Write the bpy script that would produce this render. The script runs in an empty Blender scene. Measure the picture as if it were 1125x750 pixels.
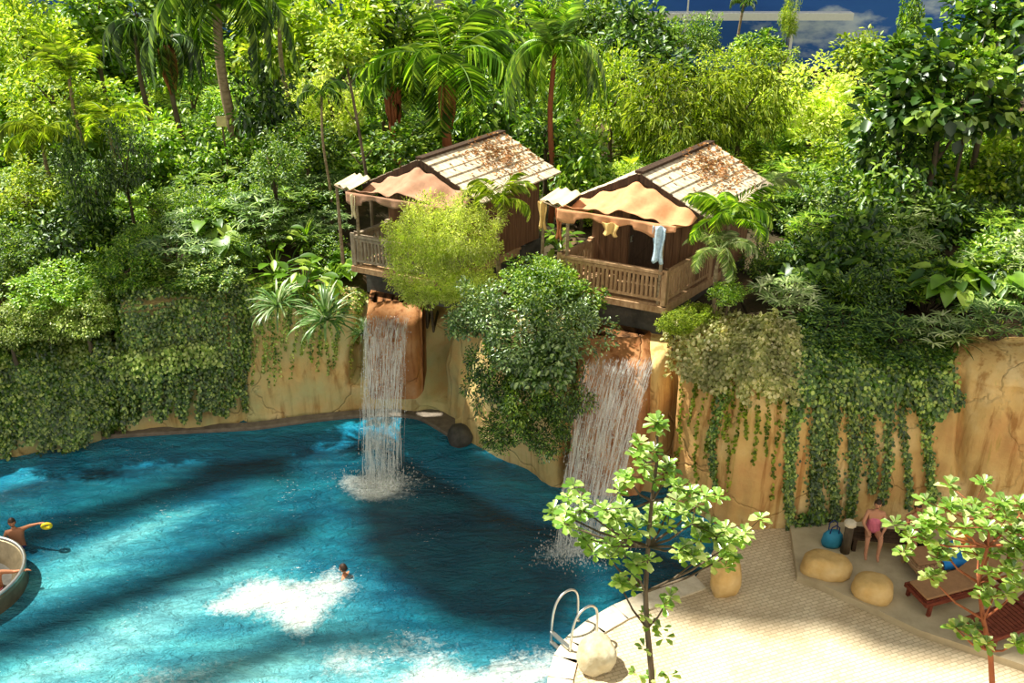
import bpy, math, random
import numpy as np
from mathutils import Vector, Matrix, noise, Euler

random.seed(7)
RNG = np.random.default_rng(11)
SC = bpy.context.scene
COL = SC.collection
PI = math.pi

# ------------------------------------------------------------------ camera
F, PITCH, H = 1100.0, math.radians(28.0), 12.3
CP_, SP_ = math.cos(PITCH), math.sin(PITCH)
cd = bpy.data.cameras.new('camera')
cam = bpy.data.objects.new('camera', cd)
COL.objects.link(cam)
cam.location = (0, 0, H)
cam.rotation_euler = (PI / 2 - PITCH, 0, 0)
cd.sensor_width = 36.0
cd.lens = F / 1125.0 * 36.0
cd.clip_end = 400
SC.camera = cam


def ray(px, py):
    cx, cy = (px - 562.5) / F, (375.0 - py) / F
    return Vector((cx, CP_ + cy * SP_, -SP_ + cy * CP_))


def at_z(px, py, z=0.0):
    d = ray(px, py)
    return Vector((0, 0, H)) + d * ((z - H) / d.z)


def at_Y(px, py, Y):
    d = ray(px, py)
    return Vector((0, 0, H)) + d * (Y / d.y)


def depth(p):
    return p[1] * CP_ + (H - p[2]) * SP_


# ------------------------------------------------------------------ materials
def new_mat(name):
    m = bpy.data.materials.new(name)
    m.use_nodes = True
    nt = m.node_tree
    nt.nodes.clear()
    return m, nt


def nd(nt, typ, **kw):
    n = nt.nodes.new(typ)
    for k, v in kw.items():
        if k in n.inputs:
            n.inputs[k].default_value = v
        else:
            setattr(n, k, v)
    return n


def ramp(nt, src, stops):
    r = nt.nodes.new('ShaderNodeValToRGB')
    e = r.color_ramp.elements
    while len(e) < len(stops):
        e.new(0.5)
    for i, (p, c) in enumerate(stops):
        e[i].position = p
        e[i].color = (c[0], c[1], c[2], 1)
    nt.links.new(src, r.inputs[0])
    return r.outputs[0]


def leaf_mat(name, c1, c2, c3, gloss=0.09, rough=0.32, trans=0.42, stripe=None):
    """Leaf: random colour per leaf, a little variation per plant, light shining through."""
    m, nt = new_mat(name)
    L = nt.links.new
    g = nd(nt, 'ShaderNodeNewGeometry')
    col = ramp(nt, g.outputs['Random Per Island'], [(0.0, c1), (0.55, c2), (1.0, c3)])
    oi = nd(nt, 'ShaderNodeObjectInfo')
    hs = nd(nt, 'ShaderNodeHueSaturation')
    mr = nd(nt, 'ShaderNodeMapRange')
    mr.inputs['To Min'].default_value = 0.78
    mr.inputs['To Max'].default_value = 1.2
    L(oi.outputs['Random'], mr.inputs['Value'])
    L(mr.outputs[0], hs.inputs['Value'])
    L(col, hs.inputs['Color'])
    tco = nd(nt, 'ShaderNodeTexCoord')
    nz = nd(nt, 'ShaderNodeTexNoise', Scale=2.6, Detail=2)
    L(tco.outputs['Object'], nz.inputs['Vector'])
    mv = nd(nt, 'ShaderNodeMapRange')
    mv.inputs['From Min'].default_value = 0.35
    mv.inputs['From Max'].default_value = 0.65
    mv.inputs['To Min'].default_value = 0.72
    mv.inputs['To Max'].default_value = 1.38
    L(nz.outputs[0], mv.inputs['Value'])
    h2_ = nd(nt, 'ShaderNodeHueSaturation')
    L(mv.outputs[0], h2_.inputs['Value'])
    L(hs.outputs[0], h2_.inputs['Color'])
    c = h2_.outputs[0]
    df = nd(nt, 'ShaderNodeBsdfDiffuse')
    tr = nd(nt, 'ShaderNodeBsdfTranslucent')
    L(c, df.inputs[0])
    tc = nd(nt, 'ShaderNodeMix', data_type='RGBA', blend_type='MULTIPLY')
    tc.inputs[0].default_value = 1.0
    L(c, tc.inputs[6])
    tc.inputs[7].default_value = (1.35, 1.4, 0.6, 1)
    L(tc.outputs[2], tr.inputs[0])
    mx = nd(nt, 'ShaderNodeMixShader', Fac=trans)
    L(df.outputs[0], mx.inputs[1])
    L(tr.outputs[0], mx.inputs[2])
    gl = nd(nt, 'ShaderNodeBsdfGlossy', Roughness=rough)
    gl.inputs[0].default_value = (0.9, 1, 0.95, 1)
    m2 = nd(nt, 'ShaderNodeMixShader', Fac=gloss)
    L(mx.outputs[0], m2.inputs[1])
    L(gl.outputs[0], m2.inputs[2])
    o = nd(nt, 'ShaderNodeOutputMaterial')
    L(m2.outputs[0], o.inputs[0])
    return m


def surf_mat(name, stops, scale=3.0, detail=6, rough=0.85, bump=0.3, bscale=None, stretch=(1, 1, 1), spec=0.3, dist=0.05):
    m, nt = new_mat(name)
    L = nt.links.new
    tc = nd(nt, 'ShaderNodeTexCoord')
    mp = nd(nt, 'ShaderNodeMapping')
    mp.inputs['Scale'].default_value = stretch
    L(tc.outputs['Object'], mp.inputs[0])
    n = nd(nt, 'ShaderNodeTexNoise', Scale=scale, Detail=detail, Roughness=0.62)
    L(mp.outputs[0], n.inputs['Vector'])
    col = ramp(nt, n.outputs[0], stops)
    b = nd(nt, 'ShaderNodeBsdfPrincipled', Roughness=rough)
    b.inputs['Specular IOR Level'].default_value = spec
    L(col, b.inputs['Base Color'])
    n2 = nd(nt, 'ShaderNodeTexNoise', Scale=bscale or scale * 3, Detail=8)
    L(mp.outputs[0], n2.inputs['Vector'])
    bp = nd(nt, 'ShaderNodeBump', Strength=bump, Distance=dist)
    L(n2.outputs[0], bp.inputs['Height'])
    L(bp.outputs[0], b.inputs['Normal'])
    o = nd(nt, 'ShaderNodeOutputMaterial')
    L(b.outputs[0], o.inputs[0])
    return m


def plain(name, c, rough=0.6, metal=0.0, var=0.15, scale=8, bump=0.15):
    return_ = surf_mat(name, [(0.3, tuple(x * (1 - var) for x in c)), (0.7, tuple(min(1, x * (1 + var)) for x in c))], scale=scale, rough=rough, bump=bump, dist=0.01)
    if metal:
        for n in return_.node_tree.nodes:
            if n.type == 'BSDF_PRINCIPLED':
                n.inputs['Metallic'].default_value = metal
    return return_


M = {}
M['yellow'] = leaf_mat('yellow_green_leaf', (0.34, 0.44, 0.05), (0.58, 0.66, 0.13), (0.86, 0.87, 0.4), 0.03, 0.5, 0.6)
M['lime'] = leaf_mat('lime_leaf', (0.1, 0.2, 0.005), (0.32, 0.45, 0.012), (0.7, 0.76, 0.12), 0.04, 0.45, 0.5)
M['bright'] = leaf_mat('bright_green_leaf', (0.05, 0.14, 0.004), (0.19, 0.36, 0.012), (0.52, 0.66, 0.08), 0.055, 0.4, 0.48)
M['mid'] = leaf_mat('mid_green_leaf', (0.018, 0.06, 0.002), (0.1, 0.22, 0.007), (0.42, 0.56, 0.07), 0.05, 0.42, 0.42)
M['olive'] = leaf_mat('olive_leaf', (0.07, 0.12, 0.005), (0.19, 0.28, 0.012), (0.46, 0.52, 0.07), 0.02, 0.45, 0.45)
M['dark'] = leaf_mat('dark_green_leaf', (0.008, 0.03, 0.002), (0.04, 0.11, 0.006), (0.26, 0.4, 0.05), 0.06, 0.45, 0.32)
M['grey'] = leaf_mat('grey_green_leaf', (0.02, 0.06, 0.006), (0.10, 0.20, 0.028), (0.46, 0.60, 0.22), 0.09, 0.35, 0.3)
M['pale'] = leaf_mat('pale_leaf', (0.14, 0.25, 0.06), (0.34, 0.44, 0.16), (0.66, 0.70, 0.42), 0.05, 0.35, 0.35)
M['fig'] = leaf_mat('fig_leaf', (0.12, 0.27, 0.03), (0.30, 0.47, 0.08), (0.66, 0.76, 0.36), 0.09, 0.3, 0.4)
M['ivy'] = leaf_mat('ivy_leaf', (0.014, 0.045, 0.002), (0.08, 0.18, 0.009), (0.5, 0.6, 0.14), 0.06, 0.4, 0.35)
M['ivypale'] = leaf_mat('ivy_pale_leaf', (0.22, 0.25, 0.06), (0.46, 0.46, 0.18), (0.80, 0.72, 0.42), 0.03, 0.4, 0.35)
M['variegated'] = leaf_mat('variegated_leaf', (0.05, 0.16, 0.02), (0.2, 0.34, 0.11), (0.78, 0.84, 0.58), 0.05, 0.35, 0.35)
M['drygold'] = leaf_mat('dry_leaf', (0.28, 0.13, 0.05), (0.42, 0.2, 0.08), (0.5, 0.33, 0.16), 0.02, 0.5, 0.3)
M['redbract'] = leaf_mat('red_leaf', (0.30, 0.03, 0.01), (0.42, 0.08, 0.02), (0.45, 0.16, 0.03), 0.03, 0.4, 0.3)
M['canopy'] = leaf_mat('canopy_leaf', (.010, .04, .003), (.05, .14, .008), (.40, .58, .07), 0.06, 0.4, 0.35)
M['crest'] = leaf_mat('creeper_pale_sunlit_leaf', (.07, .14, .01), (.26, .36, .05), (.66, .72, .28), 0.04, 0.4, 0.4)  # sunlight on creeper tops is put into this pale colour; pale strands share it
M['bark'] = surf_mat('bark', [(0.3, (0.05, 0.035, 0.022)), (0.7, (0.17, 0.13, 0.085))], 6, stretch=(1, 1, 0.3))
M['palebark'] = surf_mat('pale_bark', [(0.3, (0.16, 0.11, 0.06)), (0.7, (0.38, 0.29, 0.19))], 6, stretch=(1, 1, 2.5))
M['redboot'] = surf_mat('palm_boot', [(0.3, (0.22, 0.06, 0.025)), (0.7, (0.46, 0.16, 0.07))], 5, stretch=(1, 1, 0.3))
M['soil'] = surf_mat('soil', [(0.3, (0.02, 0.018, 0.009)), (0.55, (0.07, 0.05, 0.025)), (0.75, (0.26, 0.14, 0.075))], 0.9, rough=0.95, bump=0.8, bscale=9)
M['rough_wood'] = surf_mat('rough_wood', [(0.3, (0.11, 0.055, 0.03)), (0.7, (0.26, 0.135, 0.07))], 4, stretch=(6, 6, 0.4), bump=0.5, dist=0.02)
M['dark_wood'] = surf_mat('dark_wood', [(0.3, (0.03, 0.018, 0.012)), (0.7, (0.085, 0.05, 0.03))], 4, stretch=(6, 6, 0.4))
M['rail_wood'] = surf_mat('rail_wood', [(0.3, (0.30, 0.17, 0.085)), (0.7, (0.52, 0.34, 0.19))], 5, stretch=(3, 3, 1))
M['rail_grey'] = surf_mat('rail_grey_wood', [(0.3, (0.20, 0.15, 0.10)), (0.7, (0.42, 0.34, 0.25))], 5, stretch=(3, 3, 1))
M['roof_board'] = surf_mat('roof_board', [(0.32, (0.36, 0.26, 0.17)), (0.5, (0.62, 0.52, 0.38)), (0.7, (0.78, 0.70, 0.56))], 3, stretch=(0.5, 4, 4), bump=0.4, dist=0.02)
M['red_wood'] = surf_mat('red_wood', [(0.3, (0.10, 0.018, 0.010)), (0.7, (0.24, 0.055, 0.03))], 4, stretch=(1, 6, 6), rough=0.45)
M['cloth_orange'] = plain('cloth_orange', (0.66, 0.32, 0.16), 0.9, bump=0.3)
M['cloth_cream'] = plain('cloth_cream', (0.66, 0.56, 0.34), 0.9)
M['cloth_brown'] = plain('cloth_brown', (0.42, 0.235, 0.15), 0.9)
M['cloth_ochre'] = plain('cloth_ochre', (0.70, 0.46, 0.17), 0.9)
M['cloth_rust'] = plain('cloth_rust', (0.52, 0.19, 0.08), 0.9)
M['cloth_blue'] = plain('cloth_blue', (0.45, 0.60, 0.72), 0.9, var=0.35, scale=14)
M['towel_blue'] = plain('towel_blue', (0.02, 0.22, 0.62), 0.9)
M['towel_orange'] = plain('towel_orange', (0.8, 0.3, 0.05), 0.9)
M['cushion'] = plain('cushion', (0.33, 0.18, 0.09), 0.9)
M['bronze'] = plain('bronze_shell', (0.20, 0.16, 0.10), 0.35, metal=0.55, var=0.4, scale=3)
M['steel'] = plain('steel', (0.62, 0.62, 0.60), 0.28, metal=0.9, var=0.05)
M['skin'] = plain('skin', (0.52, 0.25, 0.15), 0.55, var=0.08)
M['skin_tan'] = plain('skin_tan', (0.40, 0.17, 0.09), 0.55, var=0.08)
M['hair'] = plain('hair', (0.035, 0.018, 0.010), 0.5)
M['eye'] = plain('eye', (0.02, 0.015, 0.01), 0.3)
M['yellow_rubber'] = plain('yellow_rubber', (0.75, 0.55, 0.02), 0.4)
M['pink'] = plain('pink_cloth', (0.62, 0.16, 0.24), 0.8)
M['navy'] = plain('navy_cloth', (0.02, 0.03, 0.12), 0.8)
M['teal_bag'] = plain('teal_bag', (0.03, 0.25, 0.42), 0.6)
M['plinth'] = surf_mat('plinth', [(0.3, (0.035, 0.035, 0.032)), (0.7, (0.12, 0.11, 0.095))], 3)
M['concrete'] = surf_mat('concrete', [(0.3, (0.38, 0.31, 0.2)), (0.7, (0.56, 0.47, 0.32))], 2, bump=0.2)
M['kerb'] = surf_mat('kerb_stone', [(0.3, (0.52, 0.44, 0.32)), (0.7, (0.74, 0.66, 0.52))], 5, bump=0.3)
M['coping'] = surf_mat('coping', [(0.3, (0.12, 0.10, 0.08)), (0.7, (0.24, 0.20, 0.16))], 6, bump=0.3)
M['boulder'] = surf_mat('boulder', [(0.28, (0.42, 0.26, 0.09)), (0.5, (0.60, 0.40, 0.16)), (0.72, (0.70, 0.52, 0.27))], 1.8, bump=0.5, bscale=9)
M['boulder_pale'] = surf_mat('boulder_pale', [(0.28, (0.38, 0.28, 0.14)), (0.48, (0.50, 0.44, 0.30)), (0.72, (0.66, 0.62, 0.48))], 2.2, bump=0.5, bscale=9)
M['white_paint'] = plain('white_paint', (0.72, 0.74, 0.74), 0.6, var=0.05)
M['grey_panel'] = plain('grey_panel', (0.34, 0.34, 0.40), 0.6, var=0.08)
M['sign_board'] = plain('sign_board', (0.55, 0.50, 0.22), 0.7)


def paver_mat():
    m, nt = new_mat('pavers')
    L = nt.links.new
    tc = nd(nt, 'ShaderNodeTexCoord')
    mp = nd(nt, 'ShaderNodeMapping')
    mp.inputs['Rotation'].default_value = (0, 0, math.radians(-20))
    L(tc.outputs['Object'], mp.inputs[0])
    br = nd(nt, 'ShaderNodeTexBrick', Scale=1.0)
    br.inputs['Color1'].default_value = (0.62, 0.50, 0.34, 1)
    br.inputs['Color2'].default_value = (0.74, 0.62, 0.44, 1)
    br.inputs['Mortar'].default_value = (0.42, 0.33, 0.21, 1)
    br.inputs['Mortar Size'].default_value = 0.006
    br.inputs['Brick Width'].default_value = 0.14
    br.inputs['Row Height'].default_value = 0.07
    L(mp.outputs[0], br.inputs['Vector'])
    n = nd(nt, 'ShaderNodeTexNoise', Scale=1.1, Detail=6)
    L(tc.outputs['Object'], n.inputs['Vector'])
    tint = ramp(nt, n.outputs[0], [(0.3, (0.72, 0.66, 0.58)), (0.6, (1, 1, 1))])
    mx = nd(nt, 'ShaderNodeMix', data_type='RGBA', blend_type='MULTIPLY')
    mx.inputs[0].default_value = 0.8
    L(br.outputs[0], mx.inputs[6])
    L(tint, mx.inputs[7])
    b = nd(nt, 'ShaderNodeBsdfPrincipled', Roughness=0.75)
    L(mx.outputs[2], b.inputs['Base Color'])
    bp = nd(nt, 'ShaderNodeBump', Strength=0.6, Distance=0.01)
    bp.invert = True
    L(br.outputs['Fac'], bp.inputs['Height'])
    L(bp.outputs[0], b.inputs['Normal'])
    o = nd(nt, 'ShaderNodeOutputMaterial')
    L(b.outputs[0], o.inputs[0])
    return m


M['paver'] = paver_mat()


def cliff_mat(name, base, warm, pale, green_amt=0.5, dscale=1.0, algae=1.0):
    """Cast sandstone: ochre with vertical stains of green algae and rust."""
    m, nt = new_mat(name)
    L = nt.links.new
    tc = nd(nt, 'ShaderNodeTexCoord')
    n1 = nd(nt, 'ShaderNodeTexNoise', Scale=0.7 * dscale, Detail=7, Roughness=0.6)
    L(tc.outputs['Object'], n1.inputs['Vector'])
    c1 = ramp(nt, n1.outputs[0], [(0.3, warm), (0.5, base), (0.68, pale)])
    mp = nd(nt, 'ShaderNodeMapping')
    mp.inputs['Scale'].default_value = (5.5, 5.5, 0.22)
    L(tc.outputs['Object'], mp.inputs[0])
    n2 = nd(nt, 'ShaderNodeTexNoise', Scale=1.0, Detail=6, Roughness=0.6)
    L(mp.outputs[0], n2.inputs['Vector'])
    stain = ramp(nt, n2.outputs[0], [(0.36, (0.50, 0.34, 0.20)), (0.48, (1, 1, 1)), (0.62, (1, 1, 1)), (0.72, (0.62, 0.78, 0.46))])
    mx = nd(nt, 'ShaderNodeMix', data_type='RGBA', blend_type='MULTIPLY')
    mx.inputs[0].default_value = green_amt
    L(c1, mx.inputs[6])
    L(stain, mx.inputs[7])
    # algae towards the left of the face, as on the real rock
    sx = nd(nt, 'ShaderNodeSeparateXYZ')
    L(tc.outputs['Object'], sx.inputs[0])
    mr = nd(nt, 'ShaderNodeMapRange')
    mr.inputs['From Min'].default_value = 3.2
    mr.inputs['From Max'].default_value = -2.0
    L(sx.outputs[0], mr.inputs['Value'])
    n3 = nd(nt, 'ShaderNodeTexNoise', Scale=1.6, Detail=5)
    L(tc.outputs['Object'], n3.inputs['Vector'])
    gm = nd(nt, 'ShaderNodeMath', operation='MULTIPLY')
    L(mr.outputs[0], gm.inputs[0])
    g3 = ramp(nt, n3.outputs[0], [(0.35, (0.1 * algae,) * 3), (0.65, (0.85 * algae,) * 3)])
    L(g3, gm.inputs[1])
    mg = nd(nt, 'ShaderNodeMix', data_type='RGBA')
    L(gm.outputs[0], mg.inputs[0])
    L(mx.outputs[2], mg.inputs[6])
    mg.inputs[7].default_value = (0.50, 0.50, 0.24, 1)
    b = nd(nt, 'ShaderNodeBsdfPrincipled', Roughness=0.8)
    b.inputs['Specular IOR Level'].default_value = 0.25
    L(mg.outputs[2], b.inputs['Base Color'])
    n4 = nd(nt, 'ShaderNodeTexNoise', Scale=3.5, Detail=9, Roughness=0.65)
    L(tc.outputs['Object'], n4.inputs['Vector'])
    v = nd(nt, 'ShaderNodeTexVoronoi', feature='DISTANCE_TO_EDGE', Scale=0.55)
    wv = nd(nt, 'ShaderNodeVectorMath', operation='ADD')
    wn = nd(nt, 'ShaderNodeTexNoise', Scale=1.2, Detail=4)
    L(tc.outputs['Object'], wn.inputs['Vector'])
    L(tc.outputs['Object'], wv.inputs[0])
    L(wn.outputs['Color'], wv.inputs[1])
    L(wv.outputs[0], v.inputs['Vector'])
    cr = ramp(nt, v.outputs[0], [(0.0, (0, 0, 0)), (0.02, (1, 1, 1))])
    ad = nd(nt, 'ShaderNodeMath', operation='ADD')
    L(n4.outputs[0], ad.inputs[0])
    L(cr, ad.inputs[1])
    bp = nd(nt, 'ShaderNodeBump', Strength=0.55, Distance=0.09)
    L(ad.outputs[0], bp.inputs['Height'])
    L(bp.outputs[0], b.inputs['Normal'])
    o = nd(nt, 'ShaderNodeOutputMaterial')
    L(b.outputs[0], o.inputs[0])
    return m


M['cliff'] = cliff_mat('cliff_stone', (0.66, 0.44, 0.17), (0.56, 0.29, 0.11), (0.78, 0.60, 0.32), 0.75)
M['slab'] = cliff_mat('rust_stone', (0.36, 0.16, 0.06), (0.24, 0.09, 0.035), (0.46, 0.25, 0.12), 0.8, 2.0, 0.0)


def water_mat():
    m, nt = new_mat('pool_water')
    L = nt.links.new
    tc = nd(nt, 'ShaderNodeTexCoord')
    at = nd(nt, 'ShaderNodeAttribute', attribute_name='depth')  # depth tint, with painted sun streaks added in
    af = nd(nt, 'ShaderNodeAttribute', attribute_name='foam_glare')
    nb = nd(nt, 'ShaderNodeTexNoise', Scale=0.9, Detail=5, Roughness=0.6, Distortion=0.4)
    mpb = nd(nt, 'ShaderNodeMapping')
    mpb.inputs['Rotation'].default_value = (0, 0, math.radians(-30))
    mpb.inputs['Scale'].default_value = (0.55, 1.5, 1)
    L(tc.outputs['Object'], mpb.inputs[0])
    L(mpb.outputs[0], nb.inputs['Vector'])
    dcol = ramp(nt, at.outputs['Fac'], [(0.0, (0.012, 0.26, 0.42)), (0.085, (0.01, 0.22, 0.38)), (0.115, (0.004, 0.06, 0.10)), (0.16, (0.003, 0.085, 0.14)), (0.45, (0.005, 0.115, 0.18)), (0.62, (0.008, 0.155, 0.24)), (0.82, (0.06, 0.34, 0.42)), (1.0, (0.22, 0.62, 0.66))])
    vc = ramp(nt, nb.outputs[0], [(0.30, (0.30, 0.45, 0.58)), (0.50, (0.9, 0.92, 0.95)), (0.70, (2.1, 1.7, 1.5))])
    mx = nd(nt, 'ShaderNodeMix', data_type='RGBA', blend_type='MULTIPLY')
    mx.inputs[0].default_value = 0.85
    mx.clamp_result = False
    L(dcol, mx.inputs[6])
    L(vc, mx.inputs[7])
    # foam at the falls, and sun glare painted in the same white
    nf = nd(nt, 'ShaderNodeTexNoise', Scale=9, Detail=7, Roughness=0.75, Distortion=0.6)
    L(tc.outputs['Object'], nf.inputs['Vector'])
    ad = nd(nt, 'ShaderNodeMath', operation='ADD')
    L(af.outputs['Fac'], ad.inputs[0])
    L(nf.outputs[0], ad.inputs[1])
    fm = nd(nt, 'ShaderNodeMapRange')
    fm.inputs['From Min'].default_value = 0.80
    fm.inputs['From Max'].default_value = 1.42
    # sun sparkle painted on as small scattered white flecks
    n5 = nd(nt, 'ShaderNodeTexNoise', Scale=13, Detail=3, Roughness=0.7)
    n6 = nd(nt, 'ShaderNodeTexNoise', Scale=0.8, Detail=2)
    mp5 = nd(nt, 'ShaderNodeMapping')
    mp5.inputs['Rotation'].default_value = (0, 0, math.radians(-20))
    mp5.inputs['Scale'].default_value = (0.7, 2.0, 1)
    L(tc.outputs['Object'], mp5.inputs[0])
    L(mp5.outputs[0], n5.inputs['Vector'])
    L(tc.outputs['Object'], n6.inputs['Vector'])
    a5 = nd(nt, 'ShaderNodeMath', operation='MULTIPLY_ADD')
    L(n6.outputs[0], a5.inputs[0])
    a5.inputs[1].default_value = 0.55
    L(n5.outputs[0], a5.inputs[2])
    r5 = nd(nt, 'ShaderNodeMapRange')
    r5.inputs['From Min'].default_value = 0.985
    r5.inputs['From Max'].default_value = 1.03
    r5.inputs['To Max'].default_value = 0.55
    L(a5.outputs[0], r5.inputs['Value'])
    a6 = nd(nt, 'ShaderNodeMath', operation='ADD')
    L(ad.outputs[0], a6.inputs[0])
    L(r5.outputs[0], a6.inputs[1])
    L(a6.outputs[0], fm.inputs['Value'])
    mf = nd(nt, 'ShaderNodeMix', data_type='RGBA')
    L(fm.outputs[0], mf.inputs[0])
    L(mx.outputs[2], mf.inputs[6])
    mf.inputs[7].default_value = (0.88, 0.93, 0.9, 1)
    b = nd(nt, 'ShaderNodeBsdfPrincipled')
    b.inputs['IOR'].default_value = 1.333
    L(mf.outputs[2], b.inputs['Base Color'])
    rr = nd(nt, 'ShaderNodeMapRange')
    rr.inputs['To Min'].default_value = 0.10
    rr.inputs['To Max'].default_value = 0.7
    L(fm.outputs[0], rr.inputs['Value'])
    L(rr.outputs[0], b.inputs['Roughness'])
    w1 = nd(nt, 'ShaderNodeTexNoise', Scale=2.6, Detail=6, Roughness=0.6, Distortion=0.8)
    w2 = nd(nt, 'ShaderNodeTexNoise', Scale=11, Detail=4, Roughness=0.6, Distortion=0.5)
    mp2 = nd(nt, 'ShaderNodeMapping')
    mp2.inputs['Rotation'].default_value = (0, 0, math.radians(-28))
    mp2.inputs['Scale'].default_value = (0.7, 1.6, 1)
    L(tc.outputs['Object'], mp2.inputs[0])
    L(mp2.outputs[0], w1.inputs['Vector'])
    L(mp2.outputs[0], w2.inputs['Vector'])
    w2m = nd(nt, 'ShaderNodeMath', operation='MULTIPLY')
    w2m.inputs[1].default_value = 0.32
    L(w2.outputs[0], w2m.inputs[0])
    wa = nd(nt, 'ShaderNodeMath', operation='ADD')
    L(w1.outputs[0], wa.inputs[0])
    L(w2m.outputs[0], wa.inputs[1])
    bp = nd(nt, 'ShaderNodeBump', Strength=1.0, Distance=0.34)
    L(wa.outputs[0], bp.inputs['Height'])
    L(bp.outputs[0], b.inputs['Normal'])
    o = nd(nt, 'ShaderNodeOutputMaterial')
    L(b.outputs[0], o.inputs[0])
    return m


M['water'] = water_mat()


def fall_mat(name, alpha):
    m, nt = new_mat(name)
    L = nt.links.new
    g = nd(nt, 'ShaderNodeNewGeometry')
    a = nd(nt, 'ShaderNodeMapRange')
    a.inputs['To Min'].default_value = alpha * 0.5
    a.inputs['To Max'].default_value = min(1, alpha * 1.5)
    L(g.outputs['Random Per Island'], a.inputs['Value'])
    df = nd(nt, 'ShaderNodeBsdfDiffuse')
    df.inputs[0].default_value = (0.85, 0.9, 0.9, 1)
    tl = nd(nt, 'ShaderNodeBsdfTranslucent')
    tl.inputs[0].default_value = (0.9, 0.95, 0.95, 1)
    m1 = nd(nt, 'ShaderNodeMixShader', Fac=0.5)
    L(df.outputs[0], m1.inputs[1])
    L(tl.outputs[0], m1.inputs[2])
    gl = nd(nt, 'ShaderNodeBsdfGlossy', Roughness=0.2)
    m2 = nd(nt, 'ShaderNodeMixShader', Fac=0.15)
    L(m1.outputs[0], m2.inputs[1])
    L(gl.outputs[0], m2.inputs[2])
    tp = nd(nt, 'ShaderNodeBsdfTransparent')
    m3 = nd(nt, 'ShaderNodeMixShader')
    L(a.outputs[0], m3.inputs[0])
    L(tp.outputs[0], m3.inputs[1])
    L(m2.outputs[0], m3.inputs[2])
    o = nd(nt, 'ShaderNodeOutputMaterial')
    L(m3.outputs[0], o.inputs[0])
    return m


M['fall'] = fall_mat('falling_water', 0.34)


def mural_mat():
    """The hall's rear wall is printed with a blue sky and white clouds."""
    m, nt = new_mat('sky_mural')
    L = nt.links.new
    tc = nd(nt, 'ShaderNodeTexCoord')
    mp = nd(nt, 'ShaderNodeMapping')
    mp.inputs['Scale'].default_value = (0.13, 1, 0.33)
    mp.inputs['Location'].default_value = (0.35, 0, 0.2)
    L(tc.outputs['Object'], mp.inputs[0])
    n = nd(nt, 'ShaderNodeTexNoise', Scale=1.6, Detail=8, Roughness=0.58)
    L(mp.outputs[0], n.inputs['Vector'])
    col = ramp(nt, n.outputs[0], [(0.0, (0.012, 0.075, 0.36)), (0.55, (0.03, 0.14, 0.50)), (0.64, (0.50, 0.62, 0.78)), (0.76, (0.85, 0.88, 0.92))])
    b = nd(nt, 'ShaderNodeBsdfPrincipled', Roughness=0.9)
    L(col, b.inputs['Base Color'])
    o = nd(nt, 'ShaderNodeOutputMaterial')
    L(b.outputs[0], o.inputs[0])
    return m


M['mural'] = mural_mat()


# ------------------------------------------------------------------ object helpers
def tag(o, label=None, cat=None, group=None, kind=None):
    if label:
        o['label'] = label
    if cat:
        o['category'] = cat
    if group:
        o['group'] = group
    if kind:
        o['kind'] = kind
    return o


def link(name, data, parent=None, loc=(0, 0, 0), rot=(0, 0, 0), scale=(1, 1, 1)):
    o = bpy.data.objects.new(name, data)
    COL.objects.link(o)
    o.location, o.rotation_euler, o.scale = loc, rot, scale
    if parent:
        o.parent = parent
    return o


def empty(name, loc, rz=0.0):
    o = link(name, None, None, loc, (0, 0, rz))
    o.empty_display_size = 0.1
    return o


def mesh_np(name, V, faces_flat, nper, mat, smooth=False):
    """V (n,3); faces_flat (m*nper,) all faces with nper corners."""
    me = bpy.data.meshes.new(name)
    m = len(faces_flat) // nper
    me.vertices.add(len(V))
    me.vertices.foreach_set('co', np.asarray(V, dtype=np.float32).ravel())
    me.loops.add(m * nper)
    me.loops.foreach_set('vertex_index', np.asarray(faces_flat, dtype=np.int32))
    me.polygons.add(m)
    me.polygons.foreach_set('loop_start', np.arange(0, m * nper, nper, dtype=np.int32))
    me.polygons.foreach_set('loop_total', np.full(m, nper, dtype=np.int32))
    if smooth:
        me.polygons.foreach_set('use_smooth', np.ones(m, dtype=bool))
    me.materials.append(mat)
    me.update(calc_edges=True)
    return me


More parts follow.
